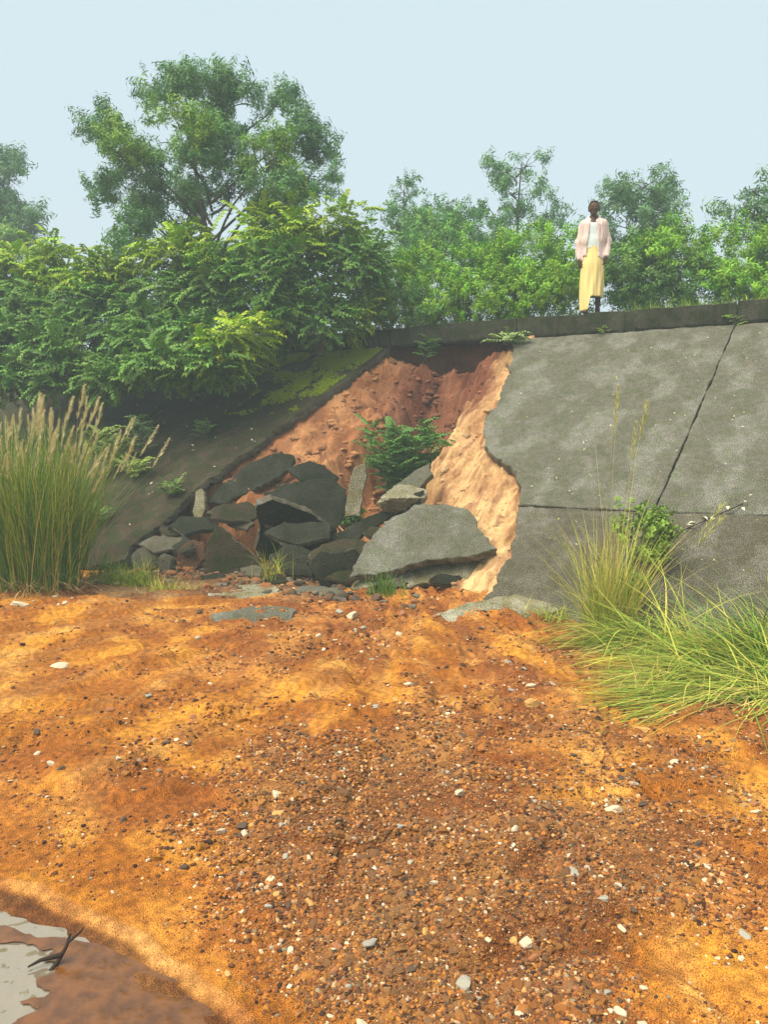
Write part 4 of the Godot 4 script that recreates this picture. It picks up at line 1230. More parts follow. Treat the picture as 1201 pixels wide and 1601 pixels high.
func plume_mesh(sd: int, hairs: int, wide: float) -> ArrayMesh:       # a seed head along +y, one unit long
	var r := RandomNumberGenerator.new()
	r.seed = sd
	var st := SurfaceTool.new()
	st.begin(Mesh.PRIMITIVE_TRIANGLES)
	st.set_smooth_group(-1)
	for i in hairs:
		var t := float(i) / hairs
		var a := r.randf() * TAU
		var out := Vector3(cos(a), 1.7, sin(a)).normalized()
		var p := Vector3(0, t * 0.85, 0)
		var l := wide * 2.6 * (0.35 + sin(PI * (0.12 + 0.8 * t)))
		var side := out.cross(Vector3(r.randfn(), r.randfn(), r.randfn())).normalized() * 0.009
		var v := r.randf_range(0.8, 1.2)
		st.set_color(Color(v, v, v))
		for q in [p - side, p + side, p + out * l]:
			st.add_vertex(q)
	for s in [Vector3(0.006, 0, 0), Vector3(0, 0, 0.006)]:
		for q in [-s, s, Vector3(0, 1, 0)]:
			st.add_vertex(q)
	st.generate_normals()
	return st.commit()

func straw(c: Color) -> StandardMaterial3D:
	var m := matt(c, 0.8)
	m.vertex_color_use_as_albedo = true
	m.backlight_enabled = true
	m.backlight = Color(c.r * 0.4, c.g * 0.4, c.b * 0.3).linear_to_srgb()
	return m

func mixed(a: Color, b: Color) -> Color:
	var c := a.lerp(b, rng.randf())
	return c * rng.randf_range(0.75, 1.25)

func begin() -> SurfaceTool:
	var st := SurfaceTool.new()
	st.begin(Mesh.PRIMITIVE_TRIANGLES)
	st.set_smooth_group(-1)
	return st

func finish(st: SurfaceTool) -> ArrayMesh:
	st.generate_normals()
	return st.commit()

func on_ground(x: float, z: float) -> Vector3:
	return Vector3(x, ground_height(x, z), z)

func make_grasses() -> void:
	var green := Color(0.17, 0.29, 0.028)
	var deep := Color(0.06, 0.16, 0.03)
	var yellow := Color(0.5, 0.45, 0.09)
	var dry := Color(0.54, 0.4, 0.17)
	var brown := Color(0.2, 0.11, 0.045)
	var head := straw(Color(0.62, 0.57, 0.33))
	var head_green := straw(Color(0.42, 0.42, 0.12))
	var plumes := [plume_mesh(701, 80, 0.05), plume_mesh(702, 70, 0.04), plume_mesh(703, 46, 0.03)]
	# tall clump at the left edge
	rng.seed = 710
	var at := on_ground(-3.72, -7.95)
	var t := thing("tall_grass", "tall grass clump with straw seed heads at the left edge", "grass clump", at)
	var st := begin()
	for i in 2300:
		var r := sqrt(rng.randf()) * 0.36
		var a := rng.randf() * TAU
		var foot := Vector3(cos(a) * r * 1.5, -0.02, sin(a) * r * 0.8)
		var lean := Vector3(foot.x * 0.42 + rng.randfn() * 0.1, 1.0, foot.z * 0.6 + rng.randfn() * 0.13)
		blade(st, foot, lean, rng.randf_range(0.9, 1.95), rng.randf_range(0.003, 0.006), rng.randf_range(0.1, 0.9), mixed(deep, green) if rng.randf() < 0.66 else mixed(green, yellow))
	part("blades", finish(st), M.blade, t)
	st = begin()
	for i in 420:
		var a := rng.randf() * TAU
		var r := sqrt(rng.randf()) * 0.5
		var foot := Vector3(cos(a) * r * 1.4, -0.01, sin(a) * r * 0.8)
		blade(st, foot, Vector3(foot.x * 1.4 + rng.randfn() * 0.5, 0.7, foot.z * 1.2 + rng.randfn() * 0.4), rng.randf_range(0.25, 0.7), 0.004, rng.randf_range(0.8, 2.4), mixed(brown, dry), 0.0)
	part("dead_blades", finish(st), M.blade, t)
	st = begin()
	var tips := []
	for i in 120:
		var a := rng.randf() * TAU
		var r := sqrt(rng.randf()) * 0.45
		var foot := Vector3(cos(a) * r * 1.5, -0.02, sin(a) * r * 0.8)
		var lean := Vector3(foot.x * 0.36 + rng.randfn() * 0.08 + 0.03, 1.0, foot.z * 0.5 + rng.randfn() * 0.1)
		var l := rng.randf_range(1.2, 1.95)
		var tip := blade(st, foot, lean, l, 0.0035, rng.randf_range(0.15, 0.5), mixed(yellow, dry))
		tips.append([tip, lean])
	part("stems", finish(st), M.blade, t)
	for q in tips:
		var o := part("seed_head", plumes[rng.randi() % 2], head, t, q[0])
		var d := (Vector3(q[1].x * 1.3 + 0.14 + rng.randfn() * 0.12, 1.0, q[1].z)).normalized()
		var x := d.cross(Vector3(0, 0, 1)).normalized()
		o.basis = Basis(x, d, x.cross(d)).scaled(Vector3.ONE * rng.randf_range(0.26, 0.46))
		o.position -= d * 0.08
	# tall reed with a few stems in front of the right lining
	rng.seed = 720
	at = on_ground(1.84, -6.22)
	t = thing("tall_grass", "tall thin grass with upright stems in front of the right lining", "grass clump", at)
	st = begin()
	for i in 420:
		var r := sqrt(rng.randf()) * 0.13
		var a := rng.randf() * TAU
		var foot := Vector3(cos(a) * r * 1.3, -0.02, sin(a) * r)
		var lean := Vector3(foot.x * 1.7 + rng.randfn() * 0.2, 1.0, foot.z * 1.7 + rng.randfn() * 0.18)
		blade(st, foot, lean, rng.randf_range(0.4, 1.12), rng.randf_range(0.0025, 0.0045), rng.randf_range(0.1, 0.9), mixed(green, yellow) if rng.randf() < 0.6 else mixed(yellow, dry))
	part("blades", finish(st), M.blade, t)
	st = begin()
	for i in 130:
		blade(st, Vector3(rng.randfn() * 0.08, -0.01, rng.randfn() * 0.08), Vector3(rng.randfn() * 0.7, 0.8, rng.randfn() * 0.5), rng.randf_range(0.2, 0.5), 0.004, rng.randf_range(1.0, 2.6), mixed(brown, dry), 0.0)
	part("dead_blades", finish(st), M.blade, t)
	st = begin()
	for q in [[0.01, 1.78, 0.1, 0], [0.06, 1.66, 0.22, 1], [0.11, 1.62, 0.3, 2], [0.03, 1.5, 0.1, 0], [0.3, 1.12, 0.8, 1], [0.42, 1.1, 1.0, 1], [-0.02, 1.72, 0.05, -1], [0.08, 1.4, 0.2, -1]]:
		var tip := blade(st, Vector3(rng.randfn() * 0.03, -0.02, rng.randfn() * 0.03), Vector3(q[0], 1.0, 0.03), q[1], 0.0048, q[2] * 0.5, mixed(yellow, Color(0.5, 0.48, 0.2)), -1.0, 9)
		if q[3] >= 0:
			var o := part("seed_head", plumes[[1, 0, 2][q[3]]], head_green, t, tip)
			var d := Vector3(q[0] * 1.0 + q[2] * 0.5, 1.0, 0).normalized()
			o.basis = Basis(d.cross(Vector3.BACK).normalized(), d, Vector3.BACK).scaled(Vector3.ONE * (0.36 if q[3] != 2 else 0.28))
			o.position -= d * 0.06
	part("stems", finish(st), M.blade, t)
	# drooping clumps at the right edge
	var drooping := [
		[2.45, -5.0, 1500, 0.86, "drooping green grass clump behind the flattened one at the right edge", 0.36],
		[2.42, -4.5, 1500, 1.02, "flattened yellow green grass clump lying on the soil at the right edge", 0.22],
		[2.8, -5.3, 900, 0.72, "upright drooping grass farthest back at the right edge", 0.95],
		[2.0, -5.75, 420, 0.75, "fine grass between the tall thin grass and the drooping clump", 0.6],
	]
	var sd := 730
	for q in drooping:
		rng.seed = sd
		sd += 1
		at = on_ground(q[0], q[1])
		t = thing("drooping_grass", q[4], "grass clump", at, "drooping grass at the right")
		st = begin()
		for i in int(q[2]):
			var foot := Vector3(rng.randfn() * 0.22, -0.02, rng.randfn() * 0.16)
			var a := PI + rng.randfn() * 1.0 if rng.randf() < 0.72 else rng.randf() * TAU
			var up: float = q[5] * rng.randf_range(0.5, 1.7)
			var lean := Vector3(cos(a), up, -sin(a) * 0.55 + 0.15)
			blade(st, foot, lean, q[3] * rng.randf_range(0.55, 1.25), rng.randf_range(0.003, 0.006), rng.randf_range(0.3, 2.6), mixed(green, deep) if rng.randf() < 0.15 + q[5] * 0.5 else mixed(green, yellow), -0.005, 7)
		part("blades", finish(st), M.blade, t)
		st = begin()
		for i in int(q[2] * 0.32):
			var a := PI + rng.randfn() * 0.9
			blade(st, Vector3(rng.randfn() * 0.16, 0, rng.randfn() * 0.12), Vector3(cos(a), 0.25, -sin(a) * 0.6), q[3] * rng.randf_range(0.4, 1.1), 0.004, rng.randf_range(0.8, 2.0), mixed(yellow, dry), 0.0, 7)
		part("dead_blades", finish(st), M.blade, t)
	# small tufts
	var tufts := [
		[-1.18, -8.2, 70, 0.42, 0.5, "small lit grass tuft between the tall block and the centre rubble", green, yellow],
		[1.66, -4.62, 70, 0.24, 0.9, "short broken tuft with bent pale leaves before the drooping grass", yellow, dry],
		[1.42, -6.55, 130, 0.2, 1.0, "low yellowish tuft at the foot of the right lining", yellow, green],
		[-2.95, -8.1, 200, 0.4, 0.9, "dark green tuft just right of the tall left grass", deep, green],
		[-2.6, -8.0, 220, 0.32, 1.0, "bright low tuft right of the dark green tuft", green, Color(0.3, 0.36, 0.03)],
		[-2.2, -7.75, 150, 0.2, 1.2, "thin low grass spreading over the orange soil on the left", Color(0.3, 0.36, 0.03), yellow],
		[0.0, -7.45, 120, 0.26, 0.3, "few green blades before the centre of the widest slab", green, deep],
	]
	for q in tufts:
		rng.seed = sd
		sd += 1
		at = on_ground(q[0], q[1])
		st = begin()
		for i in int(q[2]):
			blade(st, Vector3(rng.randfn() * 0.06 * (1.0 + q[4]), -0.01, rng.randfn() * 0.05), Vector3(rng.randfn() * 0.45 * q[4], 1.0, rng.randfn() * 0.35 * q[4]), q[3] * rng.randf_range(0.5, 1.25), 0.003, rng.randf_range(0.3, 1.6), mixed(q[6], q[7]), 0.0)
		tag(single("grass_tuft", finish(st), M.blade, at), q[5], "grass tuft", "small grass tufts")

func weed(called: String, label: String, at: Vector3, spread: Vector3, count: int, size: float, tint: Color, mesh: Mesh, sd: int, tilt := Vector3.UP) -> void:
	rng.seed = sd
	var t := thing(called, label, "plant", at)
	var st := SurfaceTool.new()
	st.begin(Mesh.PRIMITIVE_TRIANGLES)
	st.set_smooth_group(1)
	var tr := []
	var tints := PackedColorArray()
	var stems := maxi(3, count / 12)
	for s in stems:
		var end := Vector3(rng.randf_range(-1, 1), rng.randf_range(0.55, 1.0), rng.randf_range(-1, 1)) * spread
		var path := bent(Vector3(end.x * 0.1, -0.05, end.z * 0.1), end, 0.05)
		tube(st, path, 0.008, 0.003, 5)
		for k in int(ceil(float(count) / stems)):
			var i := rng.randf_range(1.5, 6.0)
			var p: Vector3 = path[int(i)].lerp(path[mini(int(i) + 1, 6)], fmod(i, 1.0))
			var dir := (Vector3(rng.randfn(), 0.25, rng.randfn()).normalized() + tilt * 0.4).normalized()
			var z := Vector3.UP - dir * dir.y
			z = z.normalized()
			tr.append(Transform3D(Basis(dir.cross(z), dir, z).scaled(Vector3.ONE * size * rng.randf_range(0.6, 1.2)), p))
			var j := rng.randf_range(0.7, 1.35)
			tints.append(tint * j)
	part("stem", (func(): st.generate_normals(); return st.commit()).call(), M.bark, t)
	var o := scatter("leaves", mesh, M.leaf, tr, tints, t)
	o.set_meta("kind", "stuff")

func make_weeds() -> void:
	var frond := frond_mesh(801, 6, 0.4, 0.09)
	var small := spray_mesh(802, 14, 0.4, 0.09, 0.2)
	var green := Color(0.07, 0.17, 0.03)
	var lime := Color(0.17, 0.28, 0.04)
	var p := func(u: float, w: float) -> Vector3: return bank(u, w, bank_height(u, w))
	weed("weed_shrub", "green bushy plant growing inside the hole below the kerb beam", p.call(1.45, 1.9) + Vector3(0, 0.02, 0), Vector3(0.66, 1.25, 0.5), 520, 0.22, Color(0.085, 0.2, 0.04), frond, 811)
	weed("weed_shrub", "smaller green plant at the left flank of the bushy plant in the hole", p.call(0.72, 2.3), Vector3(0.3, 0.35, 0.3), 70, 0.18, green, small, 812)
	weed("weed", "pale dry weed on the brown scarp below the kerb beam", p.call(1.3, 1.05), Vector3(0.26, 0.4, 0.15), 40, 0.16, Color(0.24, 0.24, 0.08), small, 813)
	weed("weed", "green weed hanging at the left end of the kerb beam over the hole", p.call(0.75, 0.05) + Vector3(0, 0.1, 0), Vector3(0.18, 0.42, 0.15), 34, 0.18, Color(0.09, 0.2, 0.04), frond, 814)
	weed("weed", "light green leafy branch lying over the top corner of the right lining", bank(2.32, 0.12, 3.12), Vector3(0.28, 0.2, 0.15), 30, 0.26, Color(0.24, 0.34, 0.12), frond, 815, bank_u)
	weed("weed", "thin sapling sprouting above the kerb beam left of the man", bank(2.5, -0.56, 3.25), Vector3(0.1, 0.75, 0.1), 16, 0.16, Color(0.2, 0.32, 0.08), frond, 816)
	weed("weed", "upright weed with paired drooping leaves on the left mossy slab", bank(-2.42, 3.15, lining_y(3.15)), Vector3(0.07, 0.75, 0.07), 26, 0.19, Color(0.13, 0.22, 0.09), frond, 817)
	weed("weed", "yellow green leafy weed on the mossy slab behind the tall grass", bank(-2.75, 3.4, lining_y(3.4)), Vector3(0.4, 0.62, 0.3), 90, 0.22, Color(0.15, 0.22, 0.045), frond, 818)
	weed("weed", "yellow green weed at the lower right of the weed on mossy slab", bank(-2.25, 3.6, lining_y(3.6)), Vector3(0.25, 0.35, 0.2), 40, 0.18, Color(0.2, 0.27, 0.05), frond, 819)
	weed("weed", "bright green weed in the joint right of the tall thin grass", bank(5.02, 4.75, lining_y(4.75)), Vector3(0.24, 0.62, 0.2), 150, 0.14, lime, small, 820)
	weed("weed", "low bright weed at the foot of the joint on the right lining", bank(4.9, 5.1, lining_y(5.1)), Vector3(0.24, 0.3, 0.2), 80, 0.13, Color(0.12, 0.24, 0.03), small, 821)
	weed("weed", "tiny weed rooted in the crest joint at the right", bank(5.42, 0.02, 3.2), Vector3(0.12, 0.12, 0.05), 12, 0.11, lime, frond, 822)
	weed("weed", "tiny weed rooted between kerb beam and lining below the man", bank(3.62, 0.03, 3.2), Vector3(0.12, 0.1, 0.05), 12, 0.1, lime, frond, 823)
	var spots := [[-1.7, 2.6, 0.3, "among leaf litter on the open mossy slab"], [-1.2, 3.9, 0.22, "close above the broken tip of the mossy slab"], [-3.1, 2.5, 0.4, "just under the overhanging shrub on the mossy slab"], [-1.9, 4.5, 0.28, "on the mossy slab beside the dark green tuft"]]
	for i in spots.size():
		var q: Array = spots[i]
		weed("weed", "small green weed " + q[3], bank(q[0], q[1], lining_y(q[1])), Vector3(q[2] * 0.7, q[2], q[2] * 0.5), 26, 0.15, Color(0.13, 0.22, 0.05), frond, 860 + i)
	# moss cushion on the upper corner of the left lining
	var tr := []
	var tints := PackedColorArray()
	rng.seed = 830
	var tuftm := begin()
	for i in 9:
		blade(tuftm, Vector3.ZERO, Vector3(rng.randfn() * 0.6, 1, rng.randfn() * 0.6), 1.0, 0.09, 0.6, Color.WHITE, -1.0, 2)
	var moss_tuft := finish(tuftm)
	for i in 42000:
		var w := rng.randf_range(0.05, 2.0)
		var u := curve(LEFT_EDGE, w) - 0.1 - rng.randf() * 2.6
		var cover := n_mid.get_noise_2d(u * 1.5 + 3.0, w * 1.5) * 0.8 + 0.8 - absf(curve(LEFT_EDGE, w) - u - 0.5) * 0.45 - w * 0.36
		if rng.randf() > cover:
			continue
		var q := bank(u, w, lining_y(w))
		tr.append(Transform3D(Basis(Vector3.UP, rng.randf() * 6.28).scaled(Vector3.ONE * rng.randf_range(0.018, 0.05)), q))
		tints.append(Color(0.55, 0.62, 0.02).lerp(Color(0.28, 0.4, 0.02), rng.randf()))
	var o := scatter("moss", moss_tuft, M.leaf, tr, tints)
	o.set_meta("kind", "stuff")
	tag(o, "bright yellow green moss on the upper corner of the left slab", "moss")
	# grass fringe behind the kerb beam
	rng.seed = 835
	tr = []
	tints = PackedColorArray()
	for i in 2600:
		var u := rng.randf_range(-3.0, 9.0)
		if rng.randf() > 0.5 + n_mid.get_noise_2d(u * 2.0, 5.0) * 1.5 or absf(u - 3.43) < 0.25:
			continue
		tr.append(Transform3D(Basis(Vector3.UP, rng.randf() * 6.28).scaled(Vector3.ONE * rng.randf_range(0.28, 0.55)), bank(u, -0.54 - rng.randf() * 0.25, CREST + 0.1)))
		tints.append(Color(0.16, 0.3, 0.03).lerp(Color(0.3, 0.34, 0.06), rng.randf()))
	var fringe_tool := begin()
	for i in 9:
		blade(fringe_tool, Vector3(rng.randfn() * 0.1, 0, rng.randfn() * 0.1), Vector3(rng.randfn() * 0.5, 1, rng.randfn() * 0.5), rng.randf_range(0.6, 1.2), 0.022, 0.8, Color.WHITE, -1.0, 4)
	o = scatter("grass", finish(fringe_tool), M.leaf, tr, tints)
	o.set_meta("kind", "stuff")
	tag(o, "short green grass fringe growing behind the kerb beam", "grass")
	# fallen leaves
	tr = []
	tints = PackedColorArray()
	var lf := begin()
	leaf_face(lf, Vector3.ZERO, Vector3.RIGHT, Vector3(0, 0, 1), Vector3.UP, 1.0, 0.22, Color.WHITE)
	var leaf_one := finish(lf)
	for i in 420:
		var u := rng.randf_range(-4.5, 1.0) if i < 190 else rng.randf_range(2.6, 8.0)
		var w := rng.randf_range(0.3, 4.6)
		if u < 2.0 and u > curve(LEFT_EDGE, w) - 0.1:
			continue
		if u > 2.0 and u < curve(RIGHT_EDGE, w) + 0.1:
			continue
		var s := rng.randf_range(0.025, 0.07) * (1.0 if u < 2.0 else 0.6)
		tr.append(Transform3D((Basis(bank_u, lining_normal, (bank_n - Vector3.UP * FALL).normalized()) * Basis.from_euler(Vector3(rng.randf_range(-0.2, 0.2), rng.randf() * 6.28, rng.randf_range(-0.2, 0.2)))).scaled(Vector3.ONE * s), bank(u, w, lining_y(w) + 0.014)))
		tints.append([Color(0.5, 0.46, 0.3), Color(0.62, 0.6, 0.45), Color(0.3, 0.2, 0.09), Color(0.4, 0.42, 0.12)][rng.randi() % 4])
	o = scatter("leaf_litter", leaf_one, M.leaf, tr, tints)
	o.set_meta("kind", "stuff")
	tag(o, "pale fallen leaves strewn over the concrete slabs", "leaves")
	# creeper with pale leaves across the lower right panel
	rng.seed = 840
	var t := thing("creeper", "thin creeper with whitish leaves across the lower right slab", "plant", bank(5.3, 4.05, lining_y(4.05)))
	var st := SurfaceTool.new()
	st.begin(Mesh.PRIMITIVE_TRIANGLES)
	st.set_smooth_group(1)
	var path := []
	for i in 9:
		var k := i / 8.0
		path.append(bank(5.75 - 0.75 * k, 3.75 + 0.62 * k + 0.05 * sin(i * 2.0), lining_y(3.75 + 0.62 * k) + 0.02) - t.position)
	tube(st, path, 0.006, 0.004, 5)
	st.generate_normals()
	part("stem", st.commit(), M.twig, t)
	for i in 26:
		var q: Vector3 = path[rng.randi() % 9] + Vector3(rng.randfn() * 0.035, 0.02, rng.randfn() * 0.035)
		var l := part("leaf", leaf_one, M.pale_leaf, t, q)
		l.basis = Basis.from_euler(Vector3(rng.randf_range(-0.5, 0.5), rng.randf() * 6.28, rng.randf_range(-0.3, 0.6))).scaled(Vector3.ONE * rng.randf_range(0.05, 0.09))
	# hanging roots beside the upright slab
	rng.seed = 850
	t = thing("root_tangle", "thin orange roots hanging from the soil beside the upright slab", "roots", bank(0.72, 2.5, bank_height(0.72, 2.5) + 0.1))
	for i in 14:
		st = SurfaceTool.new()
		st.begin(Mesh.PRIMITIVE_TRIANGLES)
		st.set_smooth_group(1)
		var a := Vector3(rng.randf_range(-0.2, 0.12), rng.randf_range(-0.02, 0.1), rng.randf_range(-0.1, 0.1))
		var b := a + Vector3(rng.randf_range(0.05, 0.3), rng.randf_range(-0.32, -0.12), rng.randf_range(0.25, 0.6))
		tube(st, bent(a, b, 0.08, 8), rng.randf_range(0.006, 0.012), 0.003, 5)
		st.generate_normals()
		part("root", st.commit(), M.root, t)
	# twig in the puddle
	t = thing("twig", "black forked twig sticking out of the puddle's edge", "twig", Vector3(-0.98, -0.05, -2.2))
	st = SurfaceTool.new()
	st.begin(Mesh.PRIMITIVE_TRIANGLES)
	st.set_smooth_group(1)
	tube(st, [Vector3(-0.03, -0.02, 0.03), Vector3(0, 0.012, 0), Vector3(0.02, 0.05, -0.02), Vector3(0.02, 0.07, -0.05)], 0.008, 0.004, 6)
	part("stem", (func(): st.generate_normals(); return st.commit()).call(), M.twig, t)
	st = SurfaceTool.new()
	st.begin(Mesh.PRIMITIVE_TRIANGLES)
	st.set_smooth_group(1)
	tube(st, [Vector3(0.01, 0.03, -0.01), Vector3(-0.05, 0.02, 0.0), Vector3(-0.08, 0.012, 0.02)], 0.009, 0.003, 6)
	tube(st, [Vector3(0.02, 0.055, -0.03), Vector3(0.05, 0.075, -0.05), Vector3(0.062, 0.09, -0.05)], 0.005, 0.002, 6)
	part("fork", (func(): st.generate_normals(); return st.commit()).call(), M.twig, t)


# ---------------------------------------------------------------- the person
class Field:
	var lo: Vector3
	var cell: float
	var nx: int
	var ny: int
	var nz: int
	var v: PackedFloat32Array
	func _init(a: Vector3, b: Vector3, c: float) -> void:
		lo = a
		cell = c
		nx = int((b.x - a.x) / c) + 2
		ny = int((b.y - a.y) / c) + 2
		nz = int((b.z - a.z) / c) + 2
		v.resize(nx * ny * nz)
		v.fill(0.2)
	func bone(a: Vector3, b: Vector3, ra: float, rb: float, k := 0.03, squash := Vector3.ONE) -> void:
		var pad := maxf(ra, rb) * 1.4 + k + cell * 3.0
		var l := ((a.min(b) - Vector3.ONE * pad - lo) / cell).floor()
		var h := ((a.max(b) + Vector3.ONE * pad - lo) / cell).ceil()
		var ab := (b - a) * squash
		var ll := maxf(ab.length_squared(), 1e-9)
		for z in range(maxi(int(l.z), 0), mini(int(h.z), nz)):
			for y in range(maxi(int(l.y), 0), mini(int(h.y), ny)):
				for x in range(maxi(int(l.x), 0), mini(int(h.x), nx)):
					var p := (lo + Vector3(x, y, z) * cell - a) * squash
					var t := clampf(p.dot(ab) / ll, 0.0, 1.0)
					var d := (p - ab * t).length() - lerpf(ra, rb, t)
					var i := (z * ny + y) * nx + x
					var o := v[i]
					var m := maxf(k - absf(o - d), 0.0) / k
					v[i] = minf(o, d) - m * m * k * 0.25
	func each(f: Callable) -> void:
		for z in nz:
			for y in ny:
				for x in nx:
					var i := (z * ny + y) * nx + x
					if v[i] < 0.12:
						v[i] = f.call(lo + Vector3(x, y, z) * cell, v[i])
	func nets(st: SurfaceTool) -> void:
		var ids := {}
		var pts := PackedVector3Array()
		var off := [Vector3i(0, 0, 0), Vector3i(1, 0, 0), Vector3i(0, 1, 0), Vector3i(1, 1, 0), Vector3i(0, 0, 1), Vector3i(1, 0, 1), Vector3i(0, 1, 1), Vector3i(1, 1, 1)]
		var edges := [[0, 1], [2, 3], [4, 5], [6, 7], [0, 2], [1, 3], [4, 6], [5, 7], [0, 4], [1, 5], [2, 6], [3, 7]]
		for z in nz - 1:
			for y in ny - 1:
				for x in nx - 1:
					var i := (z * ny + y) * nx + x
					var q := [v[i], v[i + 1], v[i + nx], v[i + nx + 1], v[i + nx * ny], v[i + nx * ny + 1], v[i + nx * ny + nx], v[i + nx * ny + nx + 1]]
					var neg := 0
					for s in q:
						if s < 0.0:
							neg += 1
					if neg == 0 or neg == 8:
						continue
					var sum := Vector3.ZERO
					var n := 0
					for e in edges:
						var a: float = q[e[0]]
						var b: float = q[e[1]]
						if (a < 0.0) != (b < 0.0):
							sum += Vector3(off[e[0]]).lerp(Vector3(off[e[1]]), a / (a - b))
							n += 1
					ids[i] = pts.size()
					pts.append(lo + (Vector3(x, y, z) + sum / n) * cell)
		var sx := 1
		var sy := nx
		var sz := nx * ny
		for i in ids:
			for ax in 3:
				var s: int = [sx, sy, sz][ax]
				var s1: int = [sy, sz, sx][ax]
				var s2: int = [sz, sx, sy][ax]
				if i + s >= v.size() or (v[i] < 0.0) == (v[i + s] < 0.0):
					continue
				if not (ids.has(i - s1) and ids.has(i - s2) and ids.has(i - s1 - s2)):
					continue
				var q := [pts[ids[i]], pts[ids[i - s1]], pts[ids[i - s1 - s2]], pts[ids[i - s2]]]
				if v[i] < 0.0:
					q.reverse()
				for p in [q[0], q[1], q[2], q[0], q[2], q[3]]:
					st.add_vertex(p)

func smooth_tool() -> SurfaceTool:
	var st := SurfaceTool.new()
	st.begin(Mesh.PRIMITIVE_TRIANGLES)
	st.set_smooth_group(1)
	return st

func closed(st: SurfaceTool) -> ArrayMesh:
	st.index()
	st.generate_normals()
	return st.commit()

func hand(st: SurfaceTool, wrist: Vector3, down: Vector3, palm: Vector3, thumb: Vector3) -> void:
	# down: along the hand, palm: out of the palm, thumb: towards the thumb's side
	var f := Field.new(wrist - Vector3.ONE * 0.13 + down * 0.06, wrist + Vector3.ONE * 0.13 + down * 0.06, 0.0035)
	f.bone(wrist - down * 0.03, wrist + down * 0.02, 0.027, 0.026, 0.01)
	for i in 4:
		var s := (1.5 - i) * 0.019
		f.bone(wrist + down * 0.02 + thumb * s * 0.7, wrist + down * 0.085 + thumb * s, 0.017, 0.0125, 0.012)
	var lens := [0.068, 0.077, 0.071, 0.055]
	for i in 4:
		var s := (1.5 - i) * 0.0205
		var a: Vector3 = wrist + down * (0.087 - absf(i - 1.3) * 0.004) + thumb * s
		var l: float = lens[i]
		var d1 := (down + palm * 0.35 + thumb * (1.5 - i) * 0.06).normalized()
		var d2 := (down + palm * (0.9 + 0.1 * i)).normalized()
		var d3 := (down + palm * (1.7 + 0.1 * i)).normalized()
		var b: Vector3 = a + d1 * l * 0.45
		var c: Vector3 = b + d2 * l * 0.32
		f.bone(a, b, 0.0095, 0.009, 0.004)
		f.bone(b, c, 0.009, 0.0082, 0.003)
		f.bone(c, c + d3 * l * 0.25, 0.0082, 0.007, 0.003)
	var ta := wrist + down * 0.03 + thumb * 0.024
	var tb := ta + (down * 0.75 + thumb * 0.6 + palm * 0.3).normalized() * 0.036
	var tc := tb + (down + thumb * 0.15 + palm * 0.4).normalized() * 0.03
	f.bone(ta, tb, 0.0145, 0.0115, 0.01)
	f.bone(tb, tc, 0.0112, 0.0095, 0.004)
	f.bone(tc, tc + (down + palm * 0.5).normalized() * 0.02, 0.0095, 0.008, 0.003)
	f.nets(st)

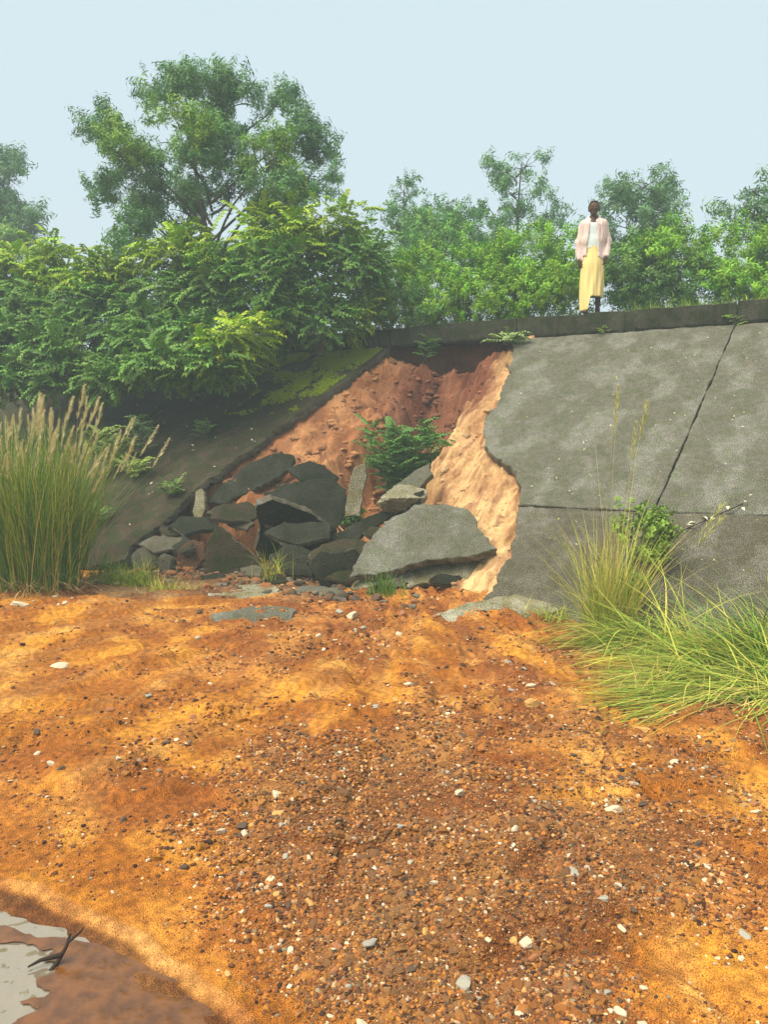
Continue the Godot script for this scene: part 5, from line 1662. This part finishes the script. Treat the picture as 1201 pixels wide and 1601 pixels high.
func make_person() -> void:
	var at := bank(3.43, -0.2, CREST + 0.3)
	var t := thing("person", "man in pale open shirt and yellow wrapped cloth standing on the kerb beam", "person", at)
	t.rotation.y = -0.16
	t.scale = Vector3(0.94, 1.0, 0.96)
	t.set_meta("label", "man in pale open shirt and yellow wrapped cloth standing on the kerb beam")
	var skin := matt(Color(0.075, 0.038, 0.024), 0.55)
	skin.subsurf_scatter_enabled = true
	skin.subsurf_scatter_strength = 0.05
	var sl := Vector3(-0.16, 1.325, -0.01)
	var sr := Vector3(0.16, 1.335, -0.01)
	var el := Vector3(-0.225, 1.08, -0.03)
	var er := Vector3(0.235, 1.09, -0.05)
	var wl := Vector3(-0.215, 0.83, 0.03)
	var wr := Vector3(0.2, 0.86, 0.07)
	var st := smooth_tool()
	var f := Field.new(Vector3(-0.34, -0.03, -0.3), Vector3(0.34, 1.5, 0.3), 0.012)
	var wide := Vector3(0.72, 1, 1.05)
	f.bone(Vector3(0, 0.92, 0), Vector3(0, 1.08, 0.005), 0.115, 0.1, 0.05, wide)
	f.bone(Vector3(0, 1.08, 0.005), Vector3(0, 1.27, 0.0), 0.1, 0.118, 0.05, wide)
	f.bone(Vector3(-0.11, 1.345, -0.01), Vector3(0.11, 1.355, -0.01), 0.06, 0.06, 0.05)
	f.bone(Vector3(0, 1.34, -0.015), Vector3(0.0, 1.47, 0.0), 0.062, 0.05, 0.04)
	for s in [[sl, el, wl], [sr, er, wr]]:
		f.bone(s[0], s[1], 0.052, 0.038, 0.04)
		f.bone(s[1], s[2], 0.038, 0.026, 0.02)
	for s in [[Vector3(-0.085, 0.88, 0), Vector3(-0.1, 0.48, 0.06), Vector3(-0.105, 0.085, 0.06)], [Vector3(0.085, 0.88, 0), Vector3(0.1, 0.48, 0.0), Vector3(0.1, 0.085, -0.1)]]:
		f.bone(s[0], s[1], 0.082, 0.052, 0.04)
		f.bone(s[1] + Vector3(0, 0, -0.005), (s[1] + s[2]) * 0.5 + Vector3(0, 0.05, -0.02), 0.05, 0.05, 0.03)
		f.bone((s[1] + s[2]) * 0.5 + Vector3(0, 0.05, -0.02), s[2], 0.05, 0.033, 0.03)
		f.bone(s[2], s[2] + Vector3(0, -0.05, -0.03), 0.034, 0.032, 0.03)
		f.bone(s[2] + Vector3(0, -0.045, 0), s[2] + Vector3(-0.015, -0.062, 0.13), 0.036, 0.022, 0.03)
	f.nets(st)
	hand(st, wl, Vector3(0.03, -1, 0.12).normalized(), Vector3(0.95, 0.03, -0.1).normalized(), Vector3(0.1, 0.12, 1).normalized())
	hand(st, wr, Vector3(-0.08, -1, 0.2).normalized(), Vector3(-0.95, 0.03, -0.1).normalized(), Vector3(-0.1, 0.2, 1).normalized())
	# head
	var c := Vector3(0.0, 1.555, 0.015)
	f = Field.new(c + Vector3(-0.12, -0.16, -0.14), c + Vector3(0.12, 0.14, 0.15), 0.005)
	f.bone(c + Vector3(0, 0.025, -0.03), c + Vector3(0, 0.03, 0.02), 0.078, 0.074, 0.03)
	f.bone(c + Vector3(0, -0.03, 0.03), c + Vector3(0, -0.078, 0.058), 0.058, 0.034, 0.03)
	f.bone(c + Vector3(0, -0.15, -0.02), c + Vector3(0, -0.05, -0.01), 0.048, 0.05, 0.03)
	f.bone(c + Vector3(-0.035, 0.028, 0.082), c + Vector3(0.035, 0.028, 0.082), 0.012, 0.012, 0.02)
	f.bone(c + Vector3(0, 0.015, 0.094), c + Vector3(0, -0.022, 0.112), 0.009, 0.014, 0.012)
	f.bone(c + Vector3(-0.016, -0.026, 0.1), c + Vector3(0.016, -0.026, 0.1), 0.008, 0.008, 0.008)
	f.bone(c + Vector3(-0.02, -0.052, 0.088), c + Vector3(0.02, -0.052, 0.088), 0.008, 0.008, 0.006)
	f.bone(c + Vector3(-0.018, -0.065, 0.086), c + Vector3(0.018, -0.065, 0.086), 0.009, 0.009, 0.005)
	for s in [-1.0, 1.0]:
		f.bone(c + Vector3(0.078 * s, 0.015, -0.01), c + Vector3(0.078 * s, -0.025, -0.005), 0.015, 0.01, 0.008)
		f.bone(c + Vector3(0.045 * s, -0.01, 0.068), c + Vector3(0.05 * s, -0.02, 0.05), 0.018, 0.02, 0.02)
	f.nets(st)
	part("body", closed(st), skin, t)
	st = smooth_tool()
	f = Field.new(c + Vector3(-0.12, -0.1, -0.15), c + Vector3(0.12, 0.16, 0.14), 0.006)
	f.bone(c + Vector3(0, 0.03, -0.035), c + Vector3(0, 0.038, 0.018), 0.088, 0.082, 0.03)
	var hn := noise(40.0, 2, 9)
	f.each(func(p: Vector3, d: float) -> float:
		var q := p - c
		var front := (q.z - 0.045) * 0.8 - (q.y - 0.062) * 1.0
		var low := -0.035 - q.y + maxf(q.z, 0.0) * 0.5
		return maxf(maxf(d + hn.get_noise_3dv(p) * 0.006, front), low))
	f.nets(st)
	part("hair", closed(st), matt(Color(0.012, 0.011, 0.012), 0.6), t)
	var eye := SphereMesh.new()
	eye.radius = 0.011
	eye.height = 0.02
	eye.radial_segments = 12
	eye.rings = 6
	for s in [-1.0, 1.0]:
		var o := part("eye", eye, matt(Color(0.25, 0.22, 0.2), 0.3), t, c + Vector3(0.03 * s, 0.006, 0.081))
		o.set_meta("label", "eye")
	# vest
	st = smooth_tool()
	f = Field.new(Vector3(-0.3, 0.9, -0.25), Vector3(0.3, 1.5, 0.25), 0.01)
	f.bone(Vector3(0, 0.96, 0), Vector3(0, 1.08, 0.005), 0.125, 0.113, 0.05, wide)
	f.bone(Vector3(0, 1.08, 0.005), Vector3(0, 1.29, 0.0), 0.113, 0.13, 0.05, wide)
	f.bone(Vector3(-0.1, 1.35, -0.01), Vector3(0.1, 1.355, -0.01), 0.068, 0.068, 0.05)
	f.each(func(p: Vector3, d: float) -> float:
		var neck := Vector2(p.x * 1.1, p.y - 1.44).length() - 0.105
		return maxf(maxf(d + 0.004 * sin(p.x * 70.0 + p.y * 22.0), 0.965 - p.y), -neck))
	f.nets(st)
	part("vest", closed(st), matt(Color(0.62, 0.72, 0.72), 0.9), t)
	# open shirt with long loose sleeves
	st = smooth_tool()
	f = Field.new(Vector3(-0.36, 0.72, -0.28), Vector3(0.36, 1.5, 0.28), 0.01)
	f.bone(Vector3(0.0, 0.8, 0), Vector3(0, 1.1, 0.0), 0.14, 0.13, 0.05, Vector3(0.74, 1, 1.0))
	f.bone(Vector3(0, 1.1, 0.0), Vector3(0, 1.29, -0.005), 0.14, 0.142, 0.05, Vector3(0.74, 1, 1.0))
	f.bone(Vector3(-0.1, 1.345, -0.012), Vector3(0.1, 1.35, -0.012), 0.066, 0.066, 0.06)
	f.bone(Vector3(-0.04, 1.41, -0.02), Vector3(0.04, 1.415, -0.02), 0.066, 0.066, 0.03)
	for s in [[sl, el, wl], [sr, er, wr]]:
		f.bone(s[0], s[1], 0.06, 0.05, 0.05)
		f.bone(s[1], s[2], 0.05, 0.042, 0.04)
	var fold := noise(7.0, 2, 19)
	f.each(func(p: Vector3, d: float) -> float:
		d += 0.012 * fold.get_noise_3d(p.x * 2.2, p.y * 0.7, p.z * 2.2) + 0.005 * sin(p.x * 55.0 + p.z * 40.0 + p.y * 9.0)
		var open := 0.028 + 0.055 * clampf((1.44 - p.y) / 0.4, 0.0, 1.0)
		var gap := absf(p.x + 0.012 + 0.02 * (1.4 - p.y)) - open
		if p.z > 0.0:
			d = maxf(d, -gap)
		var neck := Vector2(p.x, p.z - 0.03).length() - 0.07
		if p.y > 1.36:
			d = maxf(d, -neck)
		var hem := 0.83 - 0.03 * clampf(p.x * 4.0, -1.0, 1.0) + 0.015 * sin(p.x * 30.0)
		if absf(p.x) > 0.16:
			hem = 0.79 if p.x < 0.0 else 0.83
		return maxf(d, hem - p.y))
	f.nets(st)
	part("shirt", closed(st), matt(Color(0.62, 0.5, 0.47), 0.95), t)
	# wrapped cloth
	st = smooth_tool()
	var rows := 40
	var cols := 96
	var cloth := func(i: int, j: int, inset: float) -> Vector3:
		var a := TAU * j / cols
		var k := float(i) / rows
		var dx := sin(a)
		var hem := 0.05 + 0.2 * smoothstep(-0.42, -0.1, dx) + (0.06 if cos(a) < 0.0 else 0.0) * 0.5
		var y := lerpf(1.0, hem, k)
		var low := 1.0 - y
		var rx := 0.135 + 0.05 * smoothstep(0.0, 0.3, low) - 0.02 * smoothstep(0.5, 0.95, low)
		var rz := 0.12 + 0.035 * smoothstep(0.0, 0.3, low)
		var pleat := sin(a * 9.0 + 1.4 * sin(y * 6.0)) * 0.5 + sin(a * 17.0 + y * 5.0) * 0.3
		var g := 1.0 + pleat * 0.085 * (0.35 + smoothstep(0.1, 0.8, low)) - inset / 0.14
		var shift := -0.02 * smoothstep(0.1, 0.9, low)
		return Vector3(dx * rx * g + shift, y, cos(a) * rz * g * (1.0 + 0.25 * smoothstep(0.4, 0.9, low) * maxf(cos(a), 0.0)))
	for side in 2:
		var inset := 0.0 if side == 0 else 0.006
		for i in rows:
			for j in cols:
				var q := [cloth.call(i, j, inset), cloth.call(i, j + 1, inset), cloth.call(i + 1, j + 1, inset), cloth.call(i + 1, j, inset)]
				if side == 1:
					q.reverse()
				for p in [q[0], q[1], q[2], q[0], q[2], q[3]]:
					st.add_vertex(p)
	for j in cols:
		var q := [cloth.call(rows, j, 0.0), cloth.call(rows, j + 1, 0.0), cloth.call(rows, j + 1, 0.006), cloth.call(rows, j, 0.006)]
		for p in [q[0], q[1], q[2], q[0], q[2], q[3]]:
			st.add_vertex(p)
	part("wrapped_cloth", closed(st), matt(Color(0.7, 0.57, 0.24), 0.9), t)


# ---------------------------------------------------------------- build
func _ready() -> void:
	var cam := Camera3D.new()
	cam.name = "camera"
	cam.fov = 66.97
	cam.near = 0.05
	cam.far = 1500.0
	cam.position = Vector3(0, 1.5, 0)
	cam.rotation_degrees = Vector3(-4.748, 0, 0)
	add_child(cam)
	cam.current = true
	var env := Environment.new()
	env.background_mode = Environment.BG_SKY
	var sky := Sky.new()
	var mat := ProceduralSkyMaterial.new()
	mat.sky_top_color = Color(0.8, 0.875, 0.915)
	mat.sky_horizon_color = Color(0.84, 0.895, 0.92)
	mat.sky_curve = 0.15
	mat.ground_horizon_color = Color(0.6, 0.55, 0.45)
	mat.ground_bottom_color = Color(0.45, 0.35, 0.25)
	mat.sun_angle_max = 0.5
	mat.sky_energy_multiplier = 0.805
	sky.sky_material = mat
	env.sky = sky
	env.tonemap_mode = Environment.TONE_MAPPER_LINEAR
	env.tonemap_exposure = 1.82
	env.fog_enabled = true
	env.fog_density = 0.0065
	env.fog_light_color = Color(0.82, 0.9, 0.93)
	env.sdfgi_enabled = true
	env.ssao_enabled = true
	env.ssil_enabled = true
	var we := WorldEnvironment.new()
	we.environment = env
	add_child(we)
	var sun := DirectionalLight3D.new()
	sun.name = "sun"
	sun.light_energy = 1.05
	sun.light_angular_distance = 45.0
	sun.light_color = Color(1.0, 0.96, 0.88)
	sun.shadow_enabled = true
	sun.rotation_degrees = Vector3(-60, -58, 0)
	add_child(sun)

	var ang := deg_to_rad(BANK_ANGLE)
	bank_u = Vector3(cos(ang), 0, sin(ang))
	bank_n = Vector3(-sin(ang), 0, cos(ang))
	lining_normal = (Vector3.UP + bank_n * FALL).normalized()
	n_soft = noise(0.6, 2, 1)
	n_mid = noise(1.0, 3, 2)
	n_fine = noise(1.0, 3, 4)
	var clock := Time.get_ticks_msec()
	make_materials()
	M.pale_leaf = matt(Color(0.55, 0.58, 0.4), 0.7)
	print("materials ", Time.get_ticks_msec() - clock)
	make_ground()
	make_bank()
	print("ground ", Time.get_ticks_msec() - clock)
	make_linings()
	make_rubble()
	print("slabs ", Time.get_ticks_msec() - clock)
	make_plants()
	print("plants ", Time.get_ticks_msec() - clock)
	make_grasses()
	make_weeds()
	print("grass ", Time.get_ticks_msec() - clock)
	make_person()
	print("person ", Time.get_ticks_msec() - clock)
	make_pebbles()
	make_gravel()
	print("gravel ", Time.get_ticks_msec() - clock)
